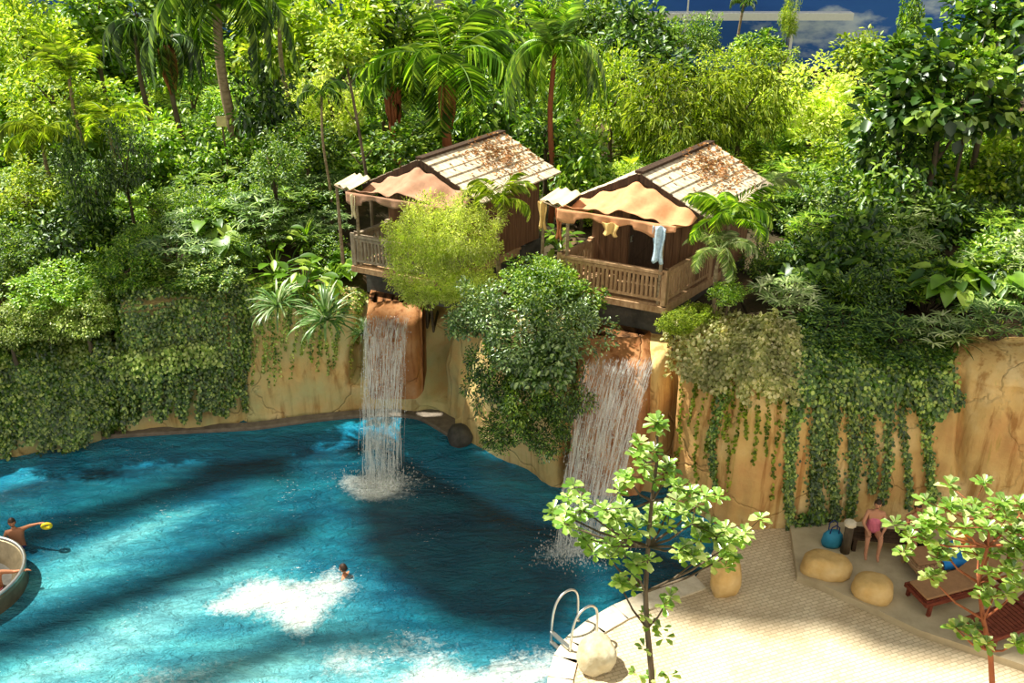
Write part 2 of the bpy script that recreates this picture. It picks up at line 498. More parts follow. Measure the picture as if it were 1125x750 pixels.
class MB:
    def __init__(self):
        self.v, self.f, self.mi = [], [], []
        self.cur = 0

    def add(self, vs, fs):
        b = len(self.v)
        self.v += [tuple(v) for v in vs]
        self.f += [tuple(b + i for i in f) for f in fs]
        self.mi += [self.cur] * len(fs)
        return self

    def box(self, c, s, rot=None):
        vs = []
        for i in range(8):
            p = Vector(((i & 1) - .5, ((i >> 1) & 1) - .5, ((i >> 2) & 1) - .5))
            p = Vector((p.x * s[0], p.y * s[1], p.z * s[2]))
            if rot is not None:
                p = rot @ p
            vs.append(p + Vector(c))
        return self.add(vs, [(0, 2, 3, 1), (4, 5, 7, 6), (0, 1, 5, 4), (2, 6, 7, 3), (0, 4, 6, 2), (1, 3, 7, 5)])

    def bar(self, a, b, w, h, up=(0, 0, 1)):
        a, b = Vector(a), Vector(b)
        d = (b - a)
        x = d.normalized()
        y = Vector(up).cross(x)
        if y.length < 1e-4:
            y = Vector((1, 0, 0)).cross(x)
        y.normalize()
        z = x.cross(y)
        R = Matrix((x, y, z)).transposed()
        return self.box((a + b) / 2, (d.length, w, h), R)

    def tube(self, pts, rad, n=8, cap=True):
        pts = [Vector(p) for p in pts]
        if not isinstance(rad, (list, tuple)):
            rad = [rad] * len(pts)
        rings = []
        ref = None
        for i, p in enumerate(pts):
            t = (pts[min(i + 1, len(pts) - 1)] - pts[max(i - 1, 0)]).normalized()
            if ref is None:
                ref = Vector((1, 0, 0)) if abs(t.x) < 0.8 else Vector((0, 1, 0))
            a = (ref - t * ref.dot(t)).normalized()
            ref = a
            b = t.cross(a)
            rings.append([p + (a * math.cos(2 * PI * k / n) + b * math.sin(2 * PI * k / n)) * rad[i] for k in range(n)])
        vs = [v for r in rings for v in r]
        fs = []
        for i in range(len(rings) - 1):
            for k in range(n):
                k2 = (k + 1) % n
                fs.append((i * n + k, i * n + k2, (i + 1) * n + k2, (i + 1) * n + k))
        if cap:
            fs.append(tuple(range(n))[::-1])
            fs.append(tuple((len(rings) - 1) * n + k for k in range(n)))
        return self.add(vs, fs)

    def mesh(self, name, mats, smooth=False):
        me = bpy.data.meshes.new(name)
        me.from_pydata(self.v, [], self.f)
        if not isinstance(mats, (list, tuple)):
            mats = [mats]
        for m in mats:
            me.materials.append(m)
        for p, i in zip(me.polygons, self.mi):
            p.material_index = i
            p.use_smooth = smooth
        me.update()
        return me

    def build(self, name, mats, parent=None, smooth=False, loc=(0, 0, 0)):
        return link(name, self.mesh(name, mats, smooth), parent, loc)


def unit(a):
    return a / np.maximum(np.linalg.norm(a, axis=-1, keepdims=True), 1e-9)


OVAL = (np.array([[0, 0, 0], [.35, .5, .10], [.8, .34, .04], [1, 0, -.08], [.8, -.34, .04], [.35, -.5, .10]]), [0, 3, 2, 1, 0, 5, 4, 3])
OBOV = (np.array([[0, 0, 0], [.45, .32, .07], [.82, .5, .03], [1, 0, -.10], [.82, -.5, .03], [.45, -.32, .07]]), [0, 3, 2, 1, 0, 5, 4, 3])
SLIM = (np.array([[0, 0, 0], [.3, .5, .06], [.65, .4, -.04], [1, 0, -.25], [.65, -.4, -.04], [.3, -.5, .06]]), [0, 3, 2, 1, 0, 5, 4, 3])


def leaf_geo(P, D, N, Ln, Wd, shape=OVAL):
    """Arrays for n leaves: base P, direction D, rough normal N, length and width."""
    T, Fc = shape
    D = unit(D)
    S = unit(np.cross(D, N))
    U = np.cross(S, D)
    n, k = len(P), len(T)
    Ln = np.broadcast_to(np.asarray(Ln, float), (n,))[:, None, None]
    Wd = np.broadcast_to(np.asarray(Wd, float), (n,))[:, None, None]
    V = P[:, None, :] + D[:, None, :] * T[None, :, 0:1] * Ln + S[:, None, :] * T[None, :, 1:2] * Wd + U[:, None, :] * T[None, :, 2:3] * Ln
    f = (np.arange(n)[:, None] * k + np.array(Fc)[None, :])
    return V.reshape(-1, 3), f.ravel()


def leaves_mesh(name, mat, P, D, N, Ln, Wd, shape=OVAL):
    V, f = leaf_geo(P, D, N, Ln, Wd, shape)
    return mesh_np(name, V, f, 4, mat)


def rand_dir(n, rng):
    return unit(rng.normal(size=(n, 3)))


def crown_mesh(name, mat, R=(1, 1, 1), clumps=45, per=60, L=0.12, W=0.06, seed=0, csize=0.30, shape=OVAL, droop=0.3, hollow=0.55, flat=1.0):
    rng = np.random.default_rng(seed)
    d = rand_dir(clumps, rng)
    r = hollow + (1 - hollow) * rng.random(clumps) ** 0.7
    low = d[:, 2] < -0.35
    d[low, 2] *= 0.5
    wob = 0.72 + 0.5 * rng.random(clumps)
    C = d * (r * wob)[:, None]
    cs = csize * (0.7 + 0.6 * rng.random(clumps))
    o = rand_dir(clumps * per, rng) * (rng.random(clumps * per) ** 0.45)[:, None]
    o[:, 2] *= flat
    P = np.repeat(C, per, 0) + o * np.repeat(cs, per)[:, None]
    out = unit(np.repeat(C, per, 0) * 0.6 + o * 1.2)
    D = out + rng.normal(size=P.shape) * 0.45
    D[:, 2] -= droop
    N = np.tile([0, 0, 1.0], (len(P), 1)) + out * 0.7 + rng.normal(size=P.shape) * 0.38
    sz = 0.7 + 0.6 * rng.random(len(P))
    P = P * np.array(R)
    return leaves_mesh(name, mat, P, D, N, L * sz, W * sz, shape)


def trunk_mesh(name, mat, seed, r0=0.07, branches=5, spread=0.5):
    """Unit-height trunk with limbs reaching into the crown."""
    rnd = random.Random(seed)
    m = MB()
    pts = [Vector((0, 0, -0.015))]
    x = y = 0
    for i in range(1, 7):
        x += rnd.uniform(-.03, .03)
        y += rnd.uniform(-.03, .03)
        pts.append(Vector((x, y, i / 6)))
    m.tube(pts, [r0 * (1.15 - 0.11 * i) for i in range(7)], 7)
    for k in range(branches):
        i = rnd.randint(3, 5)
        a = rnd.uniform(0, 2 * PI)
        s = spread * rnd.uniform(.6, 1.1)
        p = pts[i]
        q = p + Vector((math.cos(a) * s * .5, math.sin(a) * s * .5, .2))
        t = p + Vector((math.cos(a) * s, math.sin(a) * s, .38))
        m.tube([p, q, t], [r0 * .45, r0 * .3, r0 * .12], 5)
    return m.mesh(name, mat, True)


def frond_mesh(name, mat, Lr=1.6, el=55, bend=120, n=34, leaf=0.42, w=0.022, seed=0, vee=0.35, hang=0.5, early=False):
    """Feather frond along +X: a rachis bending down with two rows of leaflets."""
    rng = np.random.default_rng(seed)
    pts = [Vector((0, 0, 0))]
    tg = []
    ang = math.radians(el)
    st = Lr / n
    for i in range(n):
        t = Vector((math.cos(ang), 0, math.sin(ang)))
        tg.append(t)
        pts.append(pts[-1] + t * st)
        ang -= math.radians(bend) / n * ((2.4 * max(0, 1 - i / n * 1.2)) if early else (0.5 + 1.0 * i / n))
    tg.append(tg[-1])
    m = MB()
    ids = list(range(0, n + 1, 3))
    m.tube([pts[i] for i in ids], [0.018 * (1 - .75 * i / n) for i in ids], 4)
    P, D, N, Ls = [], [], [], []
    for i in range(int(n * .14), n + 1):
        f = i / n
        ll = leaf * (math.sin(PI * min(1, (f * 0.88 + 0.12))) ** 0.6 + 0.12)
        for s in (-1, 1):
            up = Vector((-tg[i].z, 0, tg[i].x))
            d = tg[i] * (0.45 + .5 * f) + Vector((0, s, 0)) * 1.0 + up * vee
            d += Vector((0, 0, -hang))
            d += Vector(rng.normal(size=3) * 0.08)
            P.append(pts[i])
            D.append(d)
            N.append(up + Vector((0, s * -0.4, 0)))
            Ls.append(ll * (0.85 + .3 * rng.random()))
    V, fc = leaf_geo(np.array(P), np.array(D), np.array(N), np.array(Ls), w * (np.array(Ls) / leaf * .5 + .5), SLIM)
    b = len(m.v)
    V = np.vstack([np.array(m.v), V])
    me = bpy.data.meshes.new(name)
    faces = m.f + [tuple(x) for x in (fc.reshape(-1, 4) + b).tolist()]
    me.from_pydata(V.tolist(), [], faces)
    me.materials.append(mat)
    me.update()
    return me


def blade_strips(name, mat, blades, seg=6, mats=None):
    """blades: list of (base, azimuth, elev0, bend, length, width); arching straps as folded strips."""
    V, Fs, MI = [], [], []
    for bi, (p, az, el, bend, ln, w) in enumerate(blades):
        p = Vector(p)
        ang = el
        side = Vector((-math.sin(az), math.cos(az), 0))
        b0 = len(V)
        for i in range(seg + 1):
            f = i / seg
            ww = w * (0.55 + 1.2 * f) * (1 - f) ** 0.55 if f < 1 else 0.0008
            ww = max(ww, 0.0008)
            up = Vector((-math.sin(ang) * math.cos(az), -math.sin(ang) * math.sin(az), math.cos(ang)))
            V += [p + side * ww + up * ww * .35, p.copy(), p - side * ww + up * ww * .35]
            d = Vector((math.cos(ang) * math.cos(az), math.cos(ang) * math.sin(az), math.sin(ang)))
            p = p + d * (ln / seg)
            ang -= bend / seg * (0.4 + 1.2 * f)
        for i in range(seg):
            q = b0 + i * 3
            Fs += [(q, q + 1, q + 4, q + 3), (q + 1, q + 2, q + 5, q + 4)]
    me = mesh_np(name, [tuple(v) for v in V], np.array(Fs).ravel(), 4, mat)
    return me


def rosette_mesh(name, mat, n=60, ln=0.7, w=0.03, seed=0, el=(5, 80), bend=(60, 110), z0=0.0):
    rnd = random.Random(seed)
    bl = []
    for i in range(n):
        e = math.radians(rnd.uniform(*el))
        bl.append(((rnd.uniform(-.03, .03), rnd.uniform(-.03, .03), z0), i * 2.4 + rnd.uniform(-.2, .2), e, math.radians(rnd.uniform(*bend)), ln * rnd.uniform(.75, 1.1), w * rnd.uniform(.8, 1.1)))
    return blade_strips(name, mat, bl)


def fan_mesh(name, mat, nleaf=26, R=0.75, fr=0.3, fing=9, w=0.03, seed=0, zs=1.0, arc=240, bend=0.9):
    """Clump of fan leaves on stalks."""
    rnd = random.Random(seed)
    bl = []
    stalks = MB()
    for i in range(nleaf):
        a = rnd.uniform(0, 2 * PI)
        rr = R * math.sqrt(rnd.uniform(0.02, 1))
        z = zs * (0.35 + 0.65 * math.sqrt(max(0, 1 - (rr / R) ** 2 * .85))) * rnd.uniform(.6, 1)
        c = Vector((math.cos(a) * rr, math.sin(a) * rr, z))
        stalks.tube([(c.x * .15, c.y * .15, 0), c * .6 + Vector((0, 0, z * .15)), c], [.012, .009, .006], 4)
        for k in range(fing):
            az = a + math.radians(-arc / 2 + arc * k / (fing - 1)) + rnd.uniform(-.06, .06)
            bl.append((c, az, math.radians(rnd.uniform(5, 25)), rnd.uniform(.6, 1.2) * bend, fr * rnd.uniform(.8, 1.1), w))
    me = blade_strips(name, mat, bl, 4)
    return me, stalks.mesh(name + '_stalks', M['bark'])


def bigleaf_mesh(name, mat, n=16, R=0.7, L=0.42, seed=0, zs=0.7, heart=True, tilt=0.35):
    """Clump of broad leaves held out on stalks; each leaf an 11-gon fan bent along the midrib."""
    rnd = random.Random(seed)
    V, Fs = [], []
    st = MB()
    prof = [(0, .0), (-.14, .22), (.06, .42), (.32, .44), (.6, .32), (.84, .14), (1.0, 0)] if heart else [(0, 0), (.1, .1), (.3, .2), (.5, .235), (.72, .19), (.9, .09), (1.0, 0)]
    for i in range(n):
        a = i * 2.4 + rnd.uniform(-.4, .4)
        rr = R * rnd.uniform(.15, 1) * .75
        z = zs * rnd.uniform(.45, 1.0) * (1.1 - .5 * rr / R)
        c = Vector((math.cos(a) * rr, math.sin(a) * rr, z))
        st.tube([(0, 0, 0), c * .55 + Vector((0, 0, z * .25)), c], [.02, .014, .009], 4)
        l = L * rnd.uniform(.65, 1.15)
        e = -tilt + rnd.uniform(-.35, .45)
        d = Vector((math.cos(a) * math.cos(e), math.sin(a) * math.cos(e), math.sin(e)))
        s = Vector((-math.sin(a), math.cos(a), rnd.uniform(-.25, .25))).normalized()
        u = d.cross(s) * -1
        if u.z < 0:
            u = -u
        b = len(V)
        k = len(prof)
        for (t, w) in prof:
            dr = -.22 * t * t * l
            mid = c + d * (max(t, 0) * l) + Vector((0, 0, dr))
            V.append(mid)
            V.append(c + d * (t * l) + s * (w * l) + u * (w * l * .28) + Vector((0, 0, dr)))
            V.append(c + d * (t * l) - s * (w * l) + u * (w * l * .28) + Vector((0, 0, dr)))
        for j in range(k - 1):
            q = b + j * 3
            Fs += [(q, q + 3, q + 4, q + 1), (q, q + 2, q + 5, q + 3)]
    me = mesh_np(name, [tuple(v) for v in V], np.array(Fs).ravel(), 4, mat)
    return me, st.mesh(name + '_stalks', mat)


def rock_mesh(name, mat, r=(1, 1, 1), seed=0, amp=0.22, sub=4, flat=0.0):
    import bmesh
    bm = bmesh.new()
    bmesh.ops.create_icosphere(bm, subdivisions=sub, radius=1)
    off = Vector((seed * 3.1, seed * 1.7, seed))
    for v in bm.verts:
        n = v.co.normalized()
        k = 1 + amp * noise.noise(n * 1.1 + off) + amp * .45 * noise.noise(n * 2.6 + off) + amp * .12 * noise.noise(n * 8 + off)
        c = n * k
        c = Vector((math.copysign(abs(c.x) ** .8, c.x), math.copysign(abs(c.y) ** .8, c.y), math.copysign(abs(c.z) ** .85, c.z)))
        v.co = Vector((c.x * r[0], c.y * r[1], c.z * r[2]))
    for f in bm.faces:
        f.smooth = True
    me = bpy.data.meshes.new(name)
    bm.to_mesh(me)
    bm.free()
    me.materials.append(mat)
    return me


# ------------------------------------------------------------------ cliff and ground
# stations along the foot of the rock face: (photo column, photo row on the water plane)
foot = [(-160, 560), (-60, 520), (0, 500), (60, 486), (120, 477), (200, 472), (280, 468), (330, 461), (385, 455), (430, 453), (465, 456),
        (495, 474), (520, 490), (550, 503), (580, 517), (605, 531), (640, 536), (700, 541), (745, 556), (800, 588), (870, 592), (930, 586),
        (1000, 584), (1060, 590), (1125, 596), (1240, 606), (1400, 630)]
topy = [(-160, 385), (0, 380), (60, 372), (112, 364), (126, 310), (200, 300), (270, 312), (330, 322), (390, 330), (400, 338), (460, 338), (470, 342), (520, 345),
        (600, 350), (640, 368), (720, 368), (735, 358), (800, 362), (870, 384), (960, 392), (1040, 396), (1060, 384), (1125, 384), (1400, 384)]
fx = np.array([p[0] for p in foot], float)
fw = np.array([list(at_z(p[0], p[1], 0))[:2] for p in foot])
U0, U1, NU = -900, 2200, 620
# dense columns inside the frame
us = np.unique(np.concatenate([np.linspace(U0, -160, 60), np.linspace(-160, 1300, 560), np.linspace(1300, U1, 60)]))
fx2 = np.concatenate([[-900], fx, [2200]])
fw2 = np.vstack([[-36, 13.0], fw, [[34, 12.0]]])
bx_ = np.interp(us, fx2, fw2[:, 0])
by_ = np.interp(us, fx2, fw2[:, 1])
k = np.ones(9) / 9
by_s = np.convolve(np.pad(by_, 4, mode='edge'), k, 'valid')
by_ = by_s
us_top = 562.5 + (us - 562.5) * 1.075
ty = np.interp(us_top, [p[0] for p in topy], [p[1] for p in topy])
BASEZ = -0.35


def top_height(Y, row):
    d = ray(562.5, row)
    return H + d.z * Y / d.y


hz = np.array([top_height(by_[i] + 0.75, ty[i]) for i in range(len(us))])
tx = np.gradient(bx_, us)
tyg = np.gradient(by_, us)
nl = np.hypot(tx, tyg)
nx, ny = -tyg / nl, tx / nl            # points into the rock
ny = np.maximum(ny, 0.5)
nn = np.hypot(nx, ny)
nx, ny = nx / nn, ny / nn
NT = 64
ts = np.linspace(0, 1, NT)


def bulge(u):
    """How far the face stands forward (m) besides its foot line, before noise."""
    b = 0.0
    b += 0.55 * math.exp(-((u - 55) / 62) ** 4)
    b += 0.18 * math.exp(-((u - 185) / 60) ** 4)
    b += 0.25 * math.exp(-((u - 1110) / 48) ** 4)
    return b


CLEFTS = [(393, 6, .9, .22, 1.0), (470, 5, .6, .12, 1.0), (727, 6, 1.0, .0, 1.0), (502, 4, .25, 0.1, 1), (1051, 3.5, .22, .3, 1), (268, 4, .14, 0, 1), (125, 5, .4, 0, .8), (330, 3, .1, .3, 1), (630, 6, .3, 0, 1)]
CPT = np.zeros((len(us), NT, 3))
for i, u in enumerate(us):
    h = hz[i] - BASEZ
    for j, t in enumerate(ts):
        if t < .7:
            q = t / .7
            off, z = 0.25 * q ** 2, .86 * q * h
        else:
            q = (t - .7) / .3 * PI / 2
            off, z = .25 + 1.15 * (1 - math.cos(q)), h * (.86 + .14 * math.sin(q))
        zz = BASEZ + z
        p = Vector((bx_[i], by_[i], zz))
        fade = 1 if t < .75 else max(0, 1 - (t - .75) / .25)
        dsp = .32 * noise.noise(Vector((p.x * .45, zz * .35, 3.3))) + .10 * noise.noise(Vector((p.x * 1.6, zz * .9, 9))) + .05 * noise.noise(Vector((p.x * 5, zz * 1.6, 1)))
        # shelf under the middle part of the face
        dsp += -0.10 * (1 / (1 + math.exp(-(zz - 1.15) * 9))) if 270 < u < 400 else 0
        ub = 562.5 + (u - 562.5) * (1 + .075 * zz / h)
        for (cu, cw, cdp, z0, z1) in CLEFTS:
            uu = cu + 5 * noise.noise(Vector((0, zz * 1.2, cu))) + (zz - 1.5) * 2
            if abs(ub - uu) < cw * 4 and zz / h >= z0:
                dsp -= cdp * math.exp(-((ub - uu) / cw) ** 2)
        # undercut beside the first fall
        dsp -= .35 * math.exp(-((u - 478) / 18) ** 4) * (1 / (1 + math.exp((zz - 1.15) * 7)))
        b = -(bulge(ub) * math.sin(min(1, zz / max(h, .1) * 1.1 + .15) * PI) ** .5 if 0 < zz / h * 1.1 + .15 < 1 else bulge(ub) * .2) if zz < 0.8 * h else -bulge(ub) * .6
        o = off + b - dsp * fade
        CPT[i, j] = (bx_[i] + nx[i] * o, by_[i] + ny[i] * o, zz)
# smooth jumps across rows a little
CPT[:, :, :2] = (CPT[:, :, :2] + np.roll(CPT[:, :, :2], 1, 1) * .0)


def grid_faces(nu, nv):
    a = np.arange((nu - 1) * nv).reshape(nu - 1, nv)[:, :-1]
    return np.stack([a, a + nv, a + nv + 1, a + 1], -1).ravel()


cl = link('cliff_face', mesh_np('cliff_face', CPT.reshape(-1, 3), grid_faces(len(us), NT), 4, M['cliff'], True))
tag(cl, kind='structure')
edge = CPT[:, -1, :]


def ground_z(x, y):
    ez = np.interp(x, edge[:, 0], edge[:, 2])
    ey = np.interp(x, edge[:, 0], edge[:, 1])
    q = min(1, max(0, (y - ey) / 9.0))
    q = q * q * (3 - 2 * q)
    far = 3.1 - 1.3 * min(1, max(0, (y - 24) / 12))
    return float(ez * (1 - q) + far * q + .18 * noise.noise(Vector((x * .4, y * .4, 0))) * min(1, q * 3))


rows = [(k / 44) ** 1.5 for k in range(45)]
GP = np.zeros((len(us), 45, 3))
for i in range(len(us)):
    for j, r in enumerate(rows):
        y = edge[i, 1] + (50 - edge[i, 1]) * r
        GP[i, j] = (edge[i, 0], y, ground_z(edge[i, 0], y) if j else edge[i, 2])
gr = link('floor_jungle', mesh_np('floor_jungle', GP.reshape(-1, 3), grid_faces(len(us), 45), 4, M['soil'], True))
tag(gr, kind='structure')


def cliff_pt(u, t):
    """Point and outward normal on the face, u as photo column, t up the profile."""
    fi = np.interp(u, us, np.arange(len(us)))
    fj = t * (NT - 1)
    i, j = int(min(fi, len(us) - 2)), int(min(max(fj, 0), NT - 2))
    a, b = fi - i, fj - j
    P = (CPT[i, j] * (1 - a) + CPT[i + 1, j] * a) * (1 - b) + (CPT[i, j + 1] * (1 - a) + CPT[i + 1, j + 1] * a) * b
    e1 = CPT[min(i + 3, len(us) - 1), j] - CPT[max(i - 3, 0), j]
    e2 = CPT[i, min(j + 2, NT - 1)] - CPT[i, max(j - 2, 0)]
    n = np.cross(e1, e2)
    return P, n / (np.linalg.norm(n) + 1e-9)


# mural wall at the back of the hall, with the side return
mb = MB()
mb.box((0, 46.2, 7.0), (110, .3, 14))
tag(mb.build('wall_back', M['mural']), kind='structure')
mb = MB()
p = at_Y(800, 20, 44.5)
mb.box((p.x - 3.2, 44.5, p.z + .1), (17, .5, .30))
mb.box((p.x - 3.2, 44.3, p.z + .95), (17, .08, .10))
for k in range(4):
    mb.box((p.x - 11 + k * 4.6, 44.5, p.z / 2), (.14, .14, p.z))
    mb.box((p.x - 11 + k * 4.6, 44.3, p.z + .5), (.06, .06, .9))
o = mb.build('walkway', M['white_paint'])
tag(o, 'white raised walkway running along the blue sky wall', 'walkway')
p = at_Y(450, 6, 41)
mb = MB()
mb.box((p.x, 41.6, p.z / 2 + .6), (3.2, 2.4, p.z + 1.2))
mb.box((p.x, 41.6, p.z + 1.25), (3.5, 2.7, .18))
mb.box((p.x, 40.36, p.z - .5), (3.3, .06, .08))
tag(mb.build('service_building', M['grey_panel']), 'grey flat-roofed service building showing above the treetops', 'building')

# ------------------------------------------------------------------ pool water
gx = np.linspace(-34, 14, 300)
gy = np.linspace(2.5, 22.5, 190)
X, Y = np.meshgrid(gx, gy, indexing='ij')
WV = np.stack([X, Y, np.zeros_like(X)], -1).reshape(-1, 3)
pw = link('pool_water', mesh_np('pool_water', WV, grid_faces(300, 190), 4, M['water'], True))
tag(pw, kind='structure')
seg = np.stack([bx_, by_], -1)
dm = np.full(len(WV), 1e9)
sub = seg[::6]
for i in range(0, len(WV), 4000):
    d = np.linalg.norm(WV[i:i + 4000, None, :2] - sub[None], axis=2)
    dm[i:i + 4000] = d.min(1)
depth_sun = np.clip((dm - .35) / 10.0, 0, 1)
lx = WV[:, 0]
depth_sun = np.clip(depth_sun + np.clip((-2 - lx) / 20, 0, .25) * (dm > 2), 0, 1)


def blob(px, py, rx, ry, amp, ang=0):
    c = at_z(px, py)
    dx, dy = WV[:, 0] - c.x, WV[:, 1] - c.y
    ca, sa = math.cos(ang), math.sin(ang)
    a, b = (dx * ca + dy * sa) / rx, (-dx * sa + dy * ca) / ry
    return amp * np.exp(-(a * a + b * b))


depth_sun = np.clip(np.minimum(depth_sun, .6) + blob(330, 785, 5.5, 1.9, .42, .1) + blob(165, 578, 2.2, .38, .30, .62) + blob(80, 635, 1.5, .5, .22, .6) + blob(225, 645, 2.4, .45, .22, .62) + blob(110, 715, 2.6, .5, .22, .6) + blob(420, 640, 1.6, .7, .16, .2), 0, 1)  # sunlight streaks and the near glare painted into the depth tint
foam_glare = np.zeros(len(WV))
foam_glare += blob(416, 535, .7, .38, .75) + blob(424, 530, 1.5, .62, .34)  # real foam under the left fall
foam_glare += blob(632, 612, .85, .6, .55)
foam_glare += blob(322, 646, 1.05, .58, .95, .25) + blob(275, 662, .9, .22, .4, .2) + blob(330, 680, .3, .5, .4) + blob(340, 668, .5, .5, .3)  # sun glare on the water, painted as a white patch
foam_glare += blob(330, 775, 5.2, 1.35, .55, .1) + blob(520, 745, 1.5, .7, .3)  # broad glare in the near water, painted white
foam_glare += blob(160, 585, 1.6, .3, .22, .45) + blob(215, 555, 1.0, .28, .2, .45) + blob(90, 680, 1.6, .4, .15, .4)  # faint sunlight streaks painted in the same white
nf_ = np.array([noise.noise(Vector((x * .9, y * 1.5, 0))) + .5 * noise.noise(Vector((x * 2.4, y * 3.2, 5))) if f > .03 else 0 for (x, y), f in zip(WV[:, :2], foam_glare)])
foam_glare = foam_glare * np.clip(.85 + 1.0 * nf_, 0, 1.6)
for nme, arr in (('depth', depth_sun), ('foam_glare', foam_glare)):  # 'depth' holds the depth tint with the painted sun streaks and glare
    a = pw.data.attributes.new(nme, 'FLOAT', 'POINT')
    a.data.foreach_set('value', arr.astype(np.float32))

# pool edge coping along the foot of the rock
mb = MB()
sel = [i for i in range(len(us)) if -500 < us[i] < 503][::3]
prev = None
for a, b in zip(sel[:-1], sel[1:]):
    q = []
    for i in (a, b):
        for off, z in ((-.17, -.3), (-.18, .04), (-.14, .07), (.7 if us[i] > 440 else .05, .08)):
            q.append((bx_[i] + nx[i] * off, by_[i] + ny[i] * off, z))
    mb.add(q, [(0, 4, 5, 1), (1, 5, 6, 2), (2, 6, 7, 3)])
tag(mb.build('trim_pool_edge', M['coping']), kind='structure')

# ------------------------------------------------------------------ patio
PZ = .16
pool_edge_px = [(600, 800), (606, 745), (612, 722), (624, 704), (648, 684), (676, 668), (706, 655), (738, 643), (764, 634), (776, 618), (792, 590)]
outer = [at_z(x, y, PZ) for x, y in pool_edge_px]
poly = [Vector((outer[0].x - .1, 4, PZ))] + outer + [at_z(800, 570, PZ), at_z(1400, 560, PZ), Vector((20, 4, PZ))]
mb = MB()
n = len(poly)
mb.add(poly + [Vector((v.x, v.y, -.4)) for v in poly], [tuple(range(n))[::-1]] + [(i, (i + 1) % n, n + (i + 1) % n, n + i) for i in range(n)])
pt = mb.build('floor_patio', M['paver'])
tag(pt, kind='structure')
# light kerb stones along the water
mb = MB()
cs = [Vector((outer[0].x - .1, 6, PZ))] + outer[:9]
L_ = []
for a, b in zip(cs[:-1], cs[1:]):
    nseg = max(1, int((b - a).length / .42))
    for k in range(nseg):
        L_.append((a.lerp(b, k / nseg), a.lerp(b, (k + 1) / nseg)))
for a, b in L_:
    d = (b - a).normalized()
    s = Vector((d.y, -d.x, 0))
    w = .34
    t = .035
    g = d * .006
    q = [a + g - s * .06, b - g - s * .06, b - g + s * w, a + g + s * w]
    mb.add([(v.x, v.y, PZ - .12) for v in q] + [(v.x, v.y, PZ + t) for v in q], [(4, 7, 6, 5)[::-1], (0, 1, 5, 4), (1, 2, 6, 5), (2, 3, 7, 6), (3, 0, 4, 7)])
tag(mb.build('trim_kerb', M['kerb']), kind='structure')
# raised concrete terrace by the wall
tp = [at_z(876, 632, .30), at_z(905, 643, .30), at_z(960, 668, .30), at_z(1010, 692, .30), at_z(1080, 715, .30), at_z(1300, 790, .30), at_z(1400, 560, .30), at_z(868, 575, .30)]
mb = MB()
n = len(tp)
mb.add(tp + [Vector((v.x, v.y, .05)) for v in tp], [tuple(range(n))] + [(i, n + i, n + (i + 1) % n, (i + 1) % n) for i in range(n)])
tag(mb.build('floor_terrace', M['concrete']), kind='structure')

# ------------------------------------------------------------------ rocks
def rock(px, py, Y, rpx, rz, label, mat='boulder', seed=1, rot=0.0, ry=1.0, cat='boulder', amp=.22, pz=None):
    c = at_z(px, py, (pz if pz is not None else PZ) + .15)
    s = rpx / F * depth(c)
    o = link('boulder', rock_mesh('boulder', M[mat], (s, s * ry, rz), seed, amp), None, (c.x, c.y + s * ry * .2, (pz if pz is not None else PZ) + rz * .78), (0, 0, rot))
    return tag(o, label, cat)


rock(655, 726, 0, 21, .30, 'pale rounded boulder beside the steel pool ladder on the sunny paving', 'boulder_pale', 1, .4)
rock(797, 645, 0, 16, .42, 'upright ochre boulder between the dark pool corner and the patio shade', 'boulder', 2, .1, .8)
rock(908, 627, 0, 26, .26, 'flat-topped ochre boulder nearest the trailing ivy at the terrace kerb', 'boulder', 3, -.35, .7, pz=.2)
rock(960, 652, 0, 22, .27, 'smooth egg-shaped ochre boulder on the terrace kerb, nearer the loungers', 'boulder', 4, -.4, .8, amp=.12, pz=.22)
rock(505, 482, 0, 14, .26, 'dark wet rock at the waterline below the dark shrub', 'plinth', 5, .3, pz=-.05)
# rock(822, 600, 0, 15, .30, 'small ochre rock against the foot of the wall behind the young tree', 'boulder', 6, .3)

